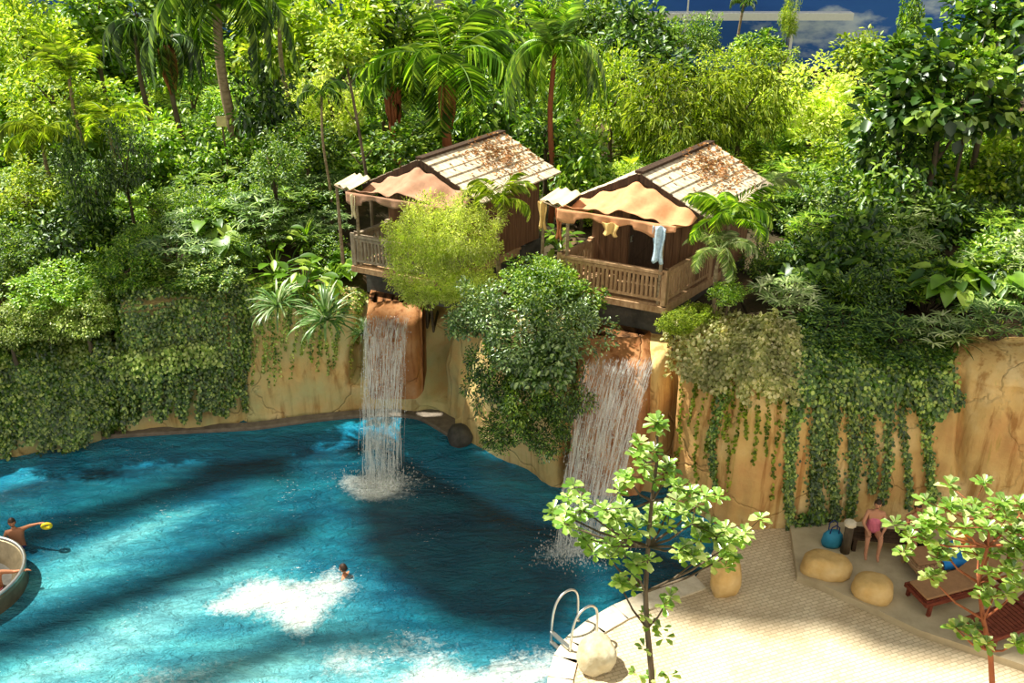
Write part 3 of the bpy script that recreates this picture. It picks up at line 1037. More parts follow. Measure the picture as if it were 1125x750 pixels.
# ------------------------------------------------------------------ rock chutes and waterfalls
def chute(name, u0, u1, ytop, ybot, Ytop, Ybot, drift, label, seed):
    """Slab of rust-coloured rock the water runs over, a closed block with a rough front."""
    nu_, nv_ = 26, 34
    P = np.zeros((nu_, nv_, 3))
    for i in range(nu_):
        for j in range(nv_):
            a, b = i / (nu_ - 1), j / (nv_ - 1)
            yy = ytop + (ybot - ytop) * b
            Yd = Ytop + (Ybot - Ytop) * min(1, b * 1.15) ** .8
            px = u0 + (u1 - u0) * a + drift * b
            p = at_Y(px, yy, Yd)
            e = min(a, 1 - a)
            p.y += .35 * max(0, (.14 - e) / .14) ** 2 + .10 * noise.noise(Vector((p.x * 2.2, p.z * .8, seed))) + .05 * noise.noise(Vector((p.x * 7, p.z * 2, seed)))
            if b < .12:
                p.y += (.12 - b) * 4.5
                p.z -= 0
            P[i, j] = p
    back = P.copy()
    back[:, :, 1] += .9
    V = np.vstack([P.reshape(-1, 3), back.reshape(-1, 3)])
    f = grid_faces(nu_, nv_).reshape(-1, 4)[:, ::-1]
    m = nu_ * nv_
    fs = f.tolist() + (f[:, ::-1] + m).tolist()
    idx = lambda i, j: i * nv_ + j
    for i in range(nu_ - 1):
        for j, fl in ((0, 0), (nv_ - 1, 1)):
            q = (idx(i, j), idx(i + 1, j), idx(i + 1, j) + m, idx(i, j) + m)
            fs.append(q if fl else q[::-1])
    for j in range(nv_ - 1):
        for i, fl in ((0, 0), (nu_ - 1, 1)):
            q = (idx(i, j), idx(i, j + 1), idx(i, j + 1) + m, idx(i, j) + m)
            fs.append(q[::-1] if fl else q)
    me = bpy.data.meshes.new(name)
    me.from_pydata(V.tolist(), [], [tuple(x) for x in fs])
    me.materials.append(M['slab'])
    for q in me.polygons:
        q.use_smooth = True
    o = link(name, me)
    return tag(o, label, 'rock')


chute('rock_chute', 400, 462, 344, 438, 18.75, 18.40, 2, 'rust-brown rock slab behind the left waterfall', 1)
chute('rock_chute', 638, 722, 384, 545, 16.7, 15.95, -12, 'rust-brown rock slab behind the right waterfall', 2)


def waterfall(lipL, lipR, Ylip, landL, landR, label, n=330, seed=0, cling=.35, side=0):
    rnd = random.Random(seed)
    V, Fs = [], []
    a0, a1 = at_Y(lipL[0], lipL[1], Ylip), at_Y(lipR[0], lipR[1], Ylip)
    b0, b1 = at_z(*landL), at_z(*landR)
    for k in range(n):
        s = rnd.random()
        s2 = min(1, max(0, s + rnd.gauss(0, .05)))
        A, B = a0.lerp(a1, s), b0.lerp(b1, s2)
        B = B + Vector((rnd.gauss(0, .06), rnd.gauss(0, .12), 0))
        t0 = rnd.random() * .95
        t1 = min(1.0, t0 + rnd.uniform(.03, .16))
        if rnd.random() < .03:
            t0, t1 = 0, 1.0
        w = rnd.uniform(.003, .010) * (1 if rnd.random() < .9 else 2.0)
        ns = 6
        st = len(V)
        for i in range(ns + 1):
            t = t0 + (t1 - t0) * i / ns
            q = A.lerp(B, t)
            q.z = A.z * (1 - cling * t - (1 - cling) * t * t)
            ww = w * (math.sin(PI * i / ns) * .9 + .1)
            wob = .02 * math.sin(9 * t + k)
            V += [(q.x - ww + wob, q.y + rnd.uniform(-.004, .004), q.z), (q.x + ww + wob, q.y, q.z)]
        for i in range(ns):
            Fs.append((st + 2 * i, st + 2 * i + 1, st + 2 * i + 3, st + 2 * i + 2))
    # droplets and foam crumbs
    for k in range(n * 3):
        s = rnd.random()
        t = rnd.random() ** .6
        A, B = a0.lerp(a1, s), b0.lerp(b1, s)
        q = A.lerp(B, t)
        q.z = A.z * (1 - cling * t - (1 - cling) * t * t)
        if rnd.random() < .3:
            q = B + Vector((rnd.gauss(0, .3), rnd.gauss(0, .2), abs(rnd.gauss(0, .14))))
        q += Vector((rnd.gauss(0, .05), rnd.gauss(0, .08), 0))
        r = rnd.uniform(.006, .016)
        st = len(V)
        V += [(q.x - r, q.y, q.z), (q.x, q.y - r, q.z - r * 1.4), (q.x + r, q.y, q.z), (q.x, q.y + r * .5, q.z + r * 1.6)]
        Fs.append((st, st + 1, st + 2, st + 3))
    o = link('waterfall', mesh_np('waterfall', V, np.array(Fs).ravel(), 4, M['fall']))
    return tag(o, label, 'waterfall')


waterfall((401, 346), (450, 346), 18.75, (401, 531), (437, 531), 'left waterfall dropping clear of the rock into the pool', 1000, 1, .2)
waterfall((646, 392), (722, 392), 16.55, (610, 612), (668, 606), 'right waterfall running down the rust rock behind the young tree', 1500, 2, .30)

# ------------------------------------------------------------------ plant prototypes
PRO = {}


def pro(key, fn):
    if key not in PRO:
        PRO[key] = fn()
    return PRO[key]


SPEC = {  # kind: (radius z ratio, clumps, per, leaf length, width, csize, shape, droop)
    'fine': dict(R=(1, 1, .95), clumps=64, per=52, L=.095, W=.048, csize=.24, droop=.3, hollow=.5),
    'broad': dict(R=(1, 1, .95), clumps=56, per=24, L=.19, W=.10, csize=.25, droop=.35, hollow=.5),
    'big': dict(R=(1, 1, .95), clumps=70, per=22, L=.19, W=.13, csize=.2, droop=.3, shape=OVAL),
    'willow': dict(R=(1, 1, 1), clumps=80, per=50, L=.15, W=.030, csize=.26, droop=.8, shape=SLIM),
    'dense': dict(R=(1, 1, .9), clumps=100, per=52, L=.09, W=.05, csize=.2, droop=.2, hollow=.65),
    'feather': dict(R=(1, 1, .95), clumps=90, per=90, L=.07, W=.026, csize=.22, droop=.25, hollow=.45),
}
NV = 3
TRUNKS = [trunk_mesh('trunk', M['bark'], s) for s in (1, 2, 3)]
PTRUNKS = [trunk_mesh('trunk', M['palebark'], s, .04, 6, .6) for s in (4, 5)]


def crown(kind, colour, v):
    sp = SPEC[kind]
    return pro((kind, colour, v % NV), lambda: crown_mesh('crown', M[colour], seed=hash((len(kind), ord(colour[0]), v % NV)) % 1000 + ord(kind[0]), **sp))


CNT = [0]


def tree(kind, colour, cx, cy, rx, ry, Y, label, group=None, name='broadleaf_tree', cat='tree', pale=False, lean=0):
    """Crown centred where the photo shows it at distance Y, trunk down to the ground."""
    CNT[0] += 1
    v = CNT[0]
    c = at_Y(cx, cy, Y)
    s = 1 / F * depth(c)
    RX, RZ = rx * s, ry * s / CP_ * .97
    gz = ground_z(c.x, Y)
    root = empty(name, (c.x, Y, gz), 0)
    tag(root, label, cat, group)
    hgt = max(c.z - gz, RZ * .55)
    rs = random.Random(v)
    if lean:
        ix = int(np.argmin(np.abs(edge[:, 0] - c.x)))
        e = Vector((edge[ix, 0], edge[ix, 1] - .25, edge[ix, 2] - .06))
        root.location = e
        o_ = c - e
        link('crown', crown(kind, colour, v), root, o_, (0, 0, rs.uniform(0, 6.28)), (RX, RX * .8, RZ))
        m = MB()
        for q in range(3):
            w_ = Vector((rs.uniform(-.2, .2), rs.uniform(-.1, .1), rs.uniform(-.1, .2)))
            m.tube([(0, 0, -.03), (o_.x * .2, o_.y * .6, .10), tuple(o_ * .45 + w_ * .4), tuple(o_ * .7 + w_ * .4)], [.03, .025, .018, .01], 6)
        link('stem', m.mesh('stem', M['bark'], True), root)
        return root
    link('crown', crown(kind, colour, v), root, (0, 0, hgt), (0, 0, rs.uniform(0, 6.28)), (RX, RX * .95, RZ))
    tm = (PTRUNKS if pale else TRUNKS)[v % 2]
    th = max(hgt, .3)
    link('trunk', tm, root, (0, 0, 0), (0, 0, rs.uniform(0, 6.28)), (min(1.2, RX), min(1.2, RX), th))
    return root


def shrub(kind, colour, cx, cy, rx, ry, Y, label, group=None, name='shrub', cat='shrub'):
    return tree(kind, colour, cx, cy, rx, ry, Y, label, group, name, cat)


def clump(proto, cx, cy, scale, Y, label, name, cat, group=None, zoff=None, part='foliage'):
    """proto: mesh or (foliage mesh, stalk mesh). Base at ground below the photo point."""
    CNT[0] += 1
    rs = random.Random(CNT[0])
    c = at_Y(cx, cy, Y)
    gz = ground_z(c.x, Y)
    root = empty(name, (c.x, Y, gz), rs.uniform(0, 6.28))
    tag(root, label, cat, group)
    f = proto[0] if isinstance(proto, tuple) else proto
    dz = max(c.z - gz, 0) if zoff is None else zoff
    link(part, f, root, (0, 0, dz), (0, 0, 0), (scale,) * 3)
    if isinstance(proto, tuple):
        link('stem', proto[1], root, (0, 0, dz), (0, 0, 0), (scale,) * 3)
    if dz > .12:
        link('trunk', TRUNKS[0], root, (0, 0, 0), (0, 0, 0), (.5, .5, dz * 1.02))
    return root


FROND = {
    'arch': lambda c: frond_mesh('frond', M[c], 1.9, 62, 120, 38, .40, .019, 1, .35, .45),
    'hang': lambda c: frond_mesh('frond', M[c], 1.9, 50, 175, 38, .44, .018, 2, .1, .9),
    'weep': lambda c: frond_mesh('frond', M[c], 2.3, 78, 172, 46, .38, .017, 4, .05, 1.1),
    'skirt': lambda c: frond_mesh('frond', M[c], 2.7, 62, 150, 52, .32, .018, 6, .0, 1.5, True),
    'up': lambda c: frond_mesh('frond', M[c], 1.7, 70, 60, 34, .36, .018, 3, .4, .15),
}


def palm(cx, cy, rpx, Y, label, colour='mid', kinds=('arch',), n=14, els=(-20, 15), trunk_r=.07, name='palm_tree', boots=False, tmat='palebark', group=None):
    CNT[0] += 1
    rs = random.Random(CNT[0] * 7)
    c = at_Y(cx, cy, Y)
    s = rpx / F * depth(c) / 1.35
    gz = ground_z(c.x, Y)
    root = empty(name, (c.x, Y, gz))
    tag(root, label, 'palm', group)
    h = max(c.z - gz, .15)
    m = MB()
    k = 10
    m.tube([(.05 * math.sin(i * .7) * h / 4, 0, h * i / k - (.05 if i == 0 else 0)) for i in range(k + 1)], [trunk_r * (1.2 - .35 * i / k) * (1 + .08 * (i % 2)) for i in range(k + 1)], 9)
    link('trunk', m.mesh('trunk', M[tmat], True), root)
    top = (.05 * math.sin(k * .7) * h / 4, 0, h)
    for i in range(n):
        kd = kinds[i % len(kinds)]
        me = pro((kd, colour, 'frond'), lambda kd=kd: FROND[kd](colour))
        az = i * 2.4 + rs.uniform(-.25, .25)
        tilt = math.radians(rs.uniform(*els))
        sc = s * rs.uniform(.85, 1.1)
        link('frond', me, root, top, (rs.uniform(-.2, .2), -tilt, az), (sc, sc, sc))
    if boots:
        m = MB()
        for i in range(16):
            a = i * 2.4
            z = h - .02 - i * .035
            m.tube([(math.cos(a) * .05, math.sin(a) * .05, z), (math.cos(a) * .14, math.sin(a) * .14, z + .12), (math.cos(a) * .22, math.sin(a) * .22, z + .20)], [.035, .022, .01], 5)
        link('leaf_stub', m.mesh('leaf_stub', M['redboot'], True), root)
        m = MB()
        for i in range(14):
            a = i * 2.4
            l = rs.uniform(.7, 1.5)
            m.tube([(math.cos(a) * .06, math.sin(a) * .06, h - .05), (math.cos(a) * .2, math.sin(a) * .2, h - .2), (math.cos(a) * .17, math.sin(a) * .17, h - l * .7), (math.cos(a) * .10, math.sin(a) * .10, h - l)], [.04, .035, .05, .015], 5)
        link('dead_frond', m.mesh('dead_frond', M['redboot'], True), root)
    return root


# ------------------------------------------------------------------ far and middle jungle, hand placed
T = tree
# --- top left
T('fine', 'lime', 22, 40, 62, 60, 33, 'yellow-green small-leaved tree in the top left corner', name='leafy_tree')
T('broad', 'bright', 100, 22, 50, 40, 36, 'bright leafy tree at the top edge between the corner tree and the dark palms')
T('fine', 'lime', 60, 105, 60, 40, 30, 'lime small-leaved shrubby tree below the top left corner tree', name='leafy_tree')
T('broad', 'mid', 150, 15, 42, 36, 38, 'mid green tree top behind the two dark drooping palms')
T('fine', 'bright', 205, 70, 50, 46, 33, 'bright green tree filling the gap between the dark palms and the pale-trunked palm', name='leafy_tree')
T('broad', 'lime', 300, 45, 48, 50, 34, 'lime leafy tree right of the pale-trunked palm at the top edge')
T('fine', 'bright', 262, 120, 40, 36, 29, 'bright small tree under the fronds of the pale-trunked palm', name='leafy_tree')
T('broad', 'lime', 375, 35, 58, 52, 35, 'large lime tree at the top edge above the thin leaning tree')
T('fine', 'yellow', 365, 115, 42, 52, 29, 'yellowish feathery thicket above the left hut awning', name='leafy_tree')
T('broad', 'mid', 430, 25, 45, 40, 37, 'mid green tree just left of the grey service building')
T('fine', 'lime', 500, 35, 60, 50, 36, 'lime small-leaved tree right of the grey service building', name='leafy_tree')
T('broad', 'bright', 555, 60, 46, 50, 34, 'bright leafy tree left of the tall weeping palm')
T('fine', 'mid', 420, 105, 45, 40, 30, 'mid green small-leaved tree behind the red-stubbed palm, on its left', name='leafy_tree')
T('broad', 'mid', 535, 120, 44, 46, 29, 'mid green tree behind the red-stubbed palm, above the left hut roof')
T('fine', 'bright', 640, 90, 42, 55, 31, 'bright green tree right of the tall weeping palm', name='leafy_tree')
T('broad', 'dark', 700, 38, 40, 40, 36, 'dark glossy tree below the white walkway')
T('broad', 'dark', 722, 75, 42, 34, 34, 'dark tree standing before the blue wall, right of the glossy one')
T('fine', 'lime', 672, 110, 40, 58, 29, 'lime tree with a tall narrow crown left of the olive tree behind the right hut', name='leafy_tree')
T('willow', 'olive', 748, 130, 62, 62, 26.5, 'big olive fine-leaved tree rising behind the right hut roof', name='leafy_tree')
T('willow', 'olive', 815, 115, 52, 50, 28, 'olive fine-leaved tree on the right side of the right hut roof', name='leafy_tree')
T('fine', 'lime', 795, 82, 40, 30, 33, 'rounded lime tree top under the blue wall, above the olive trees', name='leafy_tree')
T('fine', 'yellow', 895, 115, 62, 48, 29, 'broad yellow-green tree in the sunlit patch right of the olive trees', name='leafy_tree')
T('fine', 'lime', 905, 190, 55, 44, 26, 'sunlit lime tree left of the tall dark tree, above the undergrowth', name='leafy_tree')
T('fine', 'lime', 850, 78, 34, 26, 34, 'small lime tree left of the fan palms under the blue wall', name='leafy_tree')
T('broad', 'lime', 945, 62, 30, 26, 33, 'yellowish bush top right of the fan palms against the blue wall')
# column trees before the wall
T('fine', 'lime', 868, 18, 11, 34, 35, 'slim climber-covered stem standing against the blue wall, the left one', name='slim_tree')
T('broad', 'mid', 1002, 20, 14, 34, 34, 'slim leafy stem standing against the blue wall beside the white cloud', name='slim_tree')
T('fine', 'mid', 770, 42, 22, 30, 36, 'mid green bush before the blue wall behind the tiny palm', name='leafy_tree')
T('broad', 'mid', 655, 22, 26, 26, 39, 'mid green tree top at the left end of the blue wall')
T('fine', 'bright', 735, 40, 30, 24, 36, 'bright tree top under the middle of the white walkway', name='leafy_tree')
T('broad', 'mid', 835, 52, 26, 20, 35, 'mid green tree top between the tiny palm and the slim stem')
T('fine', 'mid', 612, 20, 30, 30, 40, 'mid green distant tree top behind the weeping palm crown', name='leafy_tree')
# --- big dark tree on the right
T('big', 'canopy', 1040, 108, 78, 62, 23.5, 'tall dark large-leaved tree on the right with the thick trunk')
T('big', 'canopy', 1100, 40, 60, 56, 25, 'dark large-leaved tree in the top right corner')
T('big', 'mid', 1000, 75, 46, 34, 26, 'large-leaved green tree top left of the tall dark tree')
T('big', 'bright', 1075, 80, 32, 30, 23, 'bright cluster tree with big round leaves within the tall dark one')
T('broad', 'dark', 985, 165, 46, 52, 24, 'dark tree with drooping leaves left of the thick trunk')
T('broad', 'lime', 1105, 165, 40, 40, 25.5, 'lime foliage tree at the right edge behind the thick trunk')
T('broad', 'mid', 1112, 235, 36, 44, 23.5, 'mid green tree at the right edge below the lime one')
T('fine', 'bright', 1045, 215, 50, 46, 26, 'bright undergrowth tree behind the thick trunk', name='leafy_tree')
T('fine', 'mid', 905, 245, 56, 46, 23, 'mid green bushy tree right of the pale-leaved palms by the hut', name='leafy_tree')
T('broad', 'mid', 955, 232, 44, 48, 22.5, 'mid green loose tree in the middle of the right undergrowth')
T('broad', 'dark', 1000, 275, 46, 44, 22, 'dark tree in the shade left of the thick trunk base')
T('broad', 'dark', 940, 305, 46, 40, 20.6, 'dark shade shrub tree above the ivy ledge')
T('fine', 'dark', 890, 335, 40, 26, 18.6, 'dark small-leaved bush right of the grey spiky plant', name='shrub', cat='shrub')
# --- left jungle, middle distance
T('broad', 'mid', 22, 170, 40, 36, 27, 'mid green tree at the left edge above the red plant')
T('fine', 'dark', 95, 205, 34, 62, 23, 'tall dark column-shaped tree at the left, hung with creepers', name='leafy_tree')
T('fine', 'dark', 135, 178, 28, 50, 23.5, 'second dark column-shaped tree, just right of the tallest', name='leafy_tree')
T('fine', 'lime', 25, 215, 46, 36, 23, 'yellow-green shrubby tree at the left edge, sunlit', name='leafy_tree')
T('broad', 'bright', 175, 165, 40, 30, 26, 'bright leafy tree below the trunks of the dark palms')
T('broad', 'mid', 235, 170, 36, 30, 25.5, 'mid green tree below the small yellow sign')
T('broad', 'dark', 290, 120, 34, 46, 27, 'dark tree between the palm fronds and the yellowish thicket')
T('fine', 'mid', 335, 165, 44, 34, 25, 'mid green small tree left of the left hut awning', name='leafy_tree')
T('fine', 'mid', 300, 185, 36, 26, 23, 'small mid green tree above the broad bright leaves', name='leafy_tree')
T('broad', 'mid', 440, 165, 40, 26, 24, 'mid green tree directly behind the left hut')
T('broad', 'bright', 640, 185, 36, 44, 23, 'bright leafy tree between the two huts, behind the weeping palm trunk')
T('broad', 'mid', 600, 145, 34, 34, 26, 'mid green tree behind the weeping palm fronds')
T('fine', 'dark', 560, 15, 36, 30, 40, 'dark distant tree top beside the white gap in the top edge', name='leafy_tree')
T('fine', 'dark', 235, 10, 46, 32, 40, 'dark distant tree top behind the pale-trunked palm', name='leafy_tree')
T('fine', 'mid', 660, 40, 36, 36, 40, 'distant mid green tree at the left end of the white walkway', name='leafy_tree')

# palms
palm(236, 4, 78, 27, 'tall pale-trunked palm reaching out of the top edge on the left', 'mid', ('arch', 'skirt', 'arch', 'hang'), 22, (-40, 20), .13, tmat='palebark')
palm(182, 46, 38, 27.5, 'dark palm with a full skirt of hanging fronds, the right of two', 'dark', ('skirt',), 26, (-15, 10), .07, boots=True, tmat='bark')
palm(147, 30, 36, 28.5, 'dark drooping palm, the left of two', 'dark', ('skirt',), 18, (-15, 10), .07, tmat='bark')
palm(608, 58, 56, 23.5, 'tall weeping palm between the huts with a thin trunk', 'bright', ('skirt', 'skirt', 'skirt', 'up'), 36, (-12, 14), .065, tmat='redboot')
palm(490, 78, 84, 25, 'large arching palm with red leaf stubs above the left hut', 'mid', ('arch', 'hang'), 18, (-35, 15), .12, boots=True, tmat='redboot')
palm(430, 85, 60, 26, 'arching palm with a reddish trunk left of the large red-stubbed palm', 'mid', ('arch', 'hang'), 13, (-35, 15), .10, boots=True, tmat='redboot')
palm(75, 85, 52, 29, 'light green feather palm in the sunny left thicket', 'lime', ('up', 'arch'), 13, (-20, 20), .05)
palm(120, 140, 40, 27, 'small yellow-green feather palm below the light green one', 'lime', ('arch',), 12, (-25, 10), .05)
palm(45, 150, 46, 24.5, 'olive palm with a dense dropping skirt above the red plant', 'olive', ('hang',), 16, (-20, 20), .05)
palm(800, 246, 52, 17.6, 'feather palm arching beside the right end of the right hut railing', 'bright', ('arch', 'hang'), 14, (-30, 25), .04, name='feather_palm')
palm(790, 275, 40, 17.1, 'lower feather palm with greyish fronds in front of the arching one', 'pale', ('hang', 'arch'), 11, (-30, 10), .04, name='feather_palm')
palm(838, 208, 36, 20.5, 'pale silvery palm right of the right hut roof', 'pale', ('arch', 'up'), 9, (-40, 0), .03, name='feather_palm')
palm(548, 222, 42, 18.6, 'drooping yellow-green palm in front of the left hut side wall', 'olive', ('hang', 'arch'), 9, (-20, 20), .045, name='feather_palm')
palm(816, 4, 16, 38, 'tiny silhouetted palm standing before the blue wall', 'dark', ('hang',), 10, (-20, 20), .05)
palm(352, 104, 34, 24, 'thin arching palm with two drooping dark fronds left of the thin leaning tree', 'dark', ('hang',), 6, (-20, 20), .03)
palm(520, 40, 50, 33, 'sunlit feather palm at the top, right of the grey building', 'bright', ('arch', 'up'), 12, (-20, 20), .06)
palm(305, 10, 56, 31, 'feather palm at the top edge right of the pale-trunked palm', 'bright', ('arch',), 12, (-30, 10), .07)

# fan palms and rhapis
fanA = fan_mesh('fan_foliage', M['grey'], 46, .8, .30, 9, .022, 1, .8)
fanB = fan_mesh('fan_foliage', M['dark'], 40, .8, .30, 9, .024, 2, .8)
fanC = fan_mesh('fan_foliage', M['mid'], 22, .9, .5, 15, .022, 3, .9, 300, .5)
fanD = fan_mesh('fan_foliage', M['pale'], 34, .8, .34, 8, .028, 4, .7)
fanE = fan_mesh('fan_foliage', M['bright'], 26, .8, .36, 10, .03, 5, .8)
for x, y, s, Yd, lab, pr_ in [
        (898, 70, 1.5, 32, 'fan palm with round pleated leaves under the blue wall', fanC),
        (868, 72, 1.2, 33, 'smaller fan palm left of the round-leaved one', fanC),
        (190, 285, .95, 19.9, 'grey-green lady palm, the largest, behind the ivy wall', fanA),
        (212, 262, .8, 20.8, 'grey-green lady palm between the largest one and the big paddle leaves', fanA),
        (330, 222, .85, 22.4, 'grey-green lady palm above the bright broad leaves', fanA),
        (298, 232, .8, 22.9, 'grey-green lady palm left of the one above the broad leaves', fanA),
        (160, 262, .75, 21.2, 'dark lady palm left of the largest grey-green one', fanB),
        (112, 300, .8, 19.6, 'dark lady palm above the left ivy mound', fanB),
        (860, 335, .85, 17.4, 'grey-green fine spiky lady palm right of the feather palms', fanD),
        (1035, 372, .8, 16.5, 'lady palm with pale star leaves at the end of the ivy ledge', fanD),
        (1090, 372, .85, 16.3, 'pale lady palm above the bare rock at the right edge', fanA),
        (1110, 335, .85, 17.6, 'grey lady palm at the right edge behind the pale one', fanA),
        (1050, 335, .8, 18.3, 'fan-leaved plant in front of the thick trunk base', fanE),
        (975, 375, .75, 16.6, 'dark lady palm on the ivy ledge, the middle one', fanB),
        (925, 378, .7, 16.8, 'dark lady palm on the ivy ledge, the left one', fanB),
        (1015, 350, .8, 17.8, 'dark lady palm behind the star-leaved one', fanB),
        (1000, 262, .8, 22, 'dark fan palm in the deep shade of the right thicket', fanB),
        (690, 168, .8, 24.5, 'grey fan palm left of the olive tree behind the right hut', fanA),
]:
    clump(pr_, x, y, s, Yd, lab, 'fan_palm', 'fan palm', zoff=0.02)

# variegated rosettes, broad leaved clumps
rosA = rosette_mesh('rosette_leaves', M['variegated'], 80, .72, .028, 1, (0, 85), (50, 120), .15)
rosB = rosette_mesh('rosette_leaves', M['variegated'], 60, .66, .026, 2, (0, 80), (50, 110), .12)
clump(rosA, 355, 318, 1.22, 18.75, 'white-striped spiky rosette plant nearest the left waterfall', 'spiky_plant', 'plant', zoff=.05)
clump(rosB, 302, 308, 1.15, 19.0, 'white-striped spiky rosette plant left of the one by the waterfall', 'spiky_plant', 'plant', zoff=.05)
clump(rosA, 395, 326, .55, 18.9, 'small dark-edged spiky plant under the left hut plinth', 'spiky_plant', 'plant', zoff=.02)
for x, y, s, lab, c in [(1048, 392, .8, 'spiky strap-leaved plant at the right end of the ivy ledge', 'dark'), (862, 310, .75, 'grey strap-leaved plant right of the feather palms', 'pale'),
                        (170, 320, .7, 'strap-leaved plant on top of the ivy wall', 'mid')]:
    clump(pro(('ros', c), lambda c=c: rosette_mesh('rosette_leaves', M[c], 70, .7, .02, 5, (5, 85), (40, 100), .05)), x, y, s, {1048: 16.3, 862: 17.9, 170: 19.4}[x], lab, 'spiky_plant', 'plant', zoff=.02)
ear = bigleaf_mesh('broad_leaves', M['mid'], 30, .85, .44, 1, .7, True)
ear2 = bigleaf_mesh('broad_leaves', M['bright'], 26, .9, .42, 2, .65, False, .1)
ear3 = bigleaf_mesh('broad_leaves', M['bright'], 18, .9, .55, 3, 1.0, True)
ear4 = bigleaf_mesh('broad_leaves', M['lime'], 22, .8, .55, 4, .9, False, -.3)
for x, y, s, Yd, lab, pr_ in [
        (246, 275, 1.0, 20.6, 'elephant ear plant with large grey-green leaves', ear),
        (262, 240, .8, 22.2, 'elephant ear plant behind the largest one, with a bright upright leaf', ear3),
        (300, 268, 1.0, 20.6, 'bright broad-leaved plant behind the left rosette', ear2),
        (330, 272, 1.0, 20.3, 'bright broad-leaved plant behind the two rosettes, the middle one', ear2),
        (362, 268, .9, 20.8, 'bright broad-leaved plant nearest the left hut railing', ear2),
        (385, 235, .9, 21.6, 'dark broad leaves standing left of the left hut awning', ear),
        (35, 115, 1.3, 28, 'large bright elephant ear plant in the left thicket', ear3),
        (15, 150, 1.2, 26, 'grey-leaved elephant ear plant at the left edge', ear),
        (708, 66, 1.4, 31, 'banana plant with glossy leaves under the white walkway', ear4),
        (155, 170, 1.0, 25, 'bright paddle-leaved plant beside the dark palm trunk', ear4),
        (60, 165, .8, 24.6, 'paddle-leaved plant right of the red plant', ear2),
        (1085, 350, .8, 17.2, 'broad-leaved plant between the lady palms at the right edge', ear2),
        (615, 215, .8, 21.8, 'broad-leaved plant between the huts', ear2),
]:
    clump(pr_, x, y, s, Yd, lab, 'broad_leaved_plant', 'plant', zoff=.02)
clump(pro(('r', 'redbract'), lambda: bigleaf_mesh('broad_leaves', M['redbract'], 22, .5, .3, 9, .5, False, .1)), 10, 160, 1.3, 25, 'low red-leaved plant at the left edge', 'red_leaved_plant', 'plant', zoff=.02)
clump(pro(('r', 'redbract'), None), 240, 208, .7, 23.6, 'small red-leaved plant behind the elephant ears', 'red_leaved_plant', 'plant', zoff=.02)
clump(pro(('r', 'redbract'), None), 995, 222, .7, 23.0, 'small red-leaved plant in the right thicket', 'red_leaved_plant', 'plant', zoff=.6)

# thin leaning tree in front of the thicket
c0, c1 = at_Y(405, 190, 22.2), at_Y(378, 55, 23.2)
root = empty('slim_tree', (c0.x, c0.y, ground_z(c0.x, c0.y)))
tag(root, 'thin leaning bare-stemmed tree in front of the yellowish thicket', 'tree')
m = MB()
b = Vector((0, 0, 0))
e = c1 - root.location
m.tube([b, e * .3 + Vector((.12, 0, .1)), e * .65 + Vector((.08, 0, 0)), e], [.05, .04, .035, .025], 7)
for a, l in ((.5, .6), (.7, .5), (.85, .45)):
    p = e * a
    m.tube([p, p + Vector((l * .5, 0, l * .6))], [.018, .008], 5)
    m.tube([p, p + Vector((-l * .4, .1, l * .5))], [.018, .008], 5)
link('trunk', m.mesh('trunk', M['bark'], True), root)
link('crown', crown('broad', 'lime', 1), root, e, (0, 0, 0), (.7, .7, .55))

# mid / near shrubs on the ledge
S = shrub
S('dense', 'mid', 205, 303, 36, 12, 19.4, 'low creeping bush on the ivy wall crest left of the striped rosettes')
S('dense', 'crest', 168, 300, 34, 13, 19.6, 'low sunlit bush on the crest of the ivy wall beside the rounded bush')
S('dense', 'mid', 140, 305, 36, 30, 19.3, 'rounded mid green bush standing on the left ivy wall')
S('dense', 'mid', 15, 285, 36, 28, 20.5, 'sunlit bush at the left edge above the ivy mound')
S('dense', 'bright', 60, 315, 44, 22, 19.2, 'bright low bush on the crest of the left ivy mound')
S('broad', 'dark', 62, 262, 34, 30, 21.3, 'dark shade bush below the tall column trees')
S('broad', 'mid', 10, 255, 28, 24, 22, 'leafy bush at the left edge below the sunlit tree')
S('dense', 'ivy', 225, 300, 40, 16, 19.5, 'low creeping bush on top of the ivy wall beside the lady palm')
tree('feather', 'yellow', 463, 262, 40, 46, 18.3, 'upper left of the yellow feathery bushes over the left waterfall', name='feathery_bush', cat='shrub', lean=1)
tree('feather', 'yellow', 514, 262, 40, 46, 18.2, 'upper right of the yellow feathery bushes over the left waterfall', name='feathery_bush', cat='shrub', lean=1)
tree('feather', 'yellow', 466, 312, 44, 36, 18.0, 'lower yellow feathery bush hanging over the left waterfall lip', name='feathery_bush', cat='shrub', lean=1)
tree('feather', 'yellow', 520, 318, 34, 30, 17.9, 'lower yellow feathery bush right of the left waterfall lip', name='feathery_bush', cat='shrub', lean=1)
S('dense', 'bright', 598, 308, 40, 26, 17.6, 'small sunlit green bush below the front of the right hut')
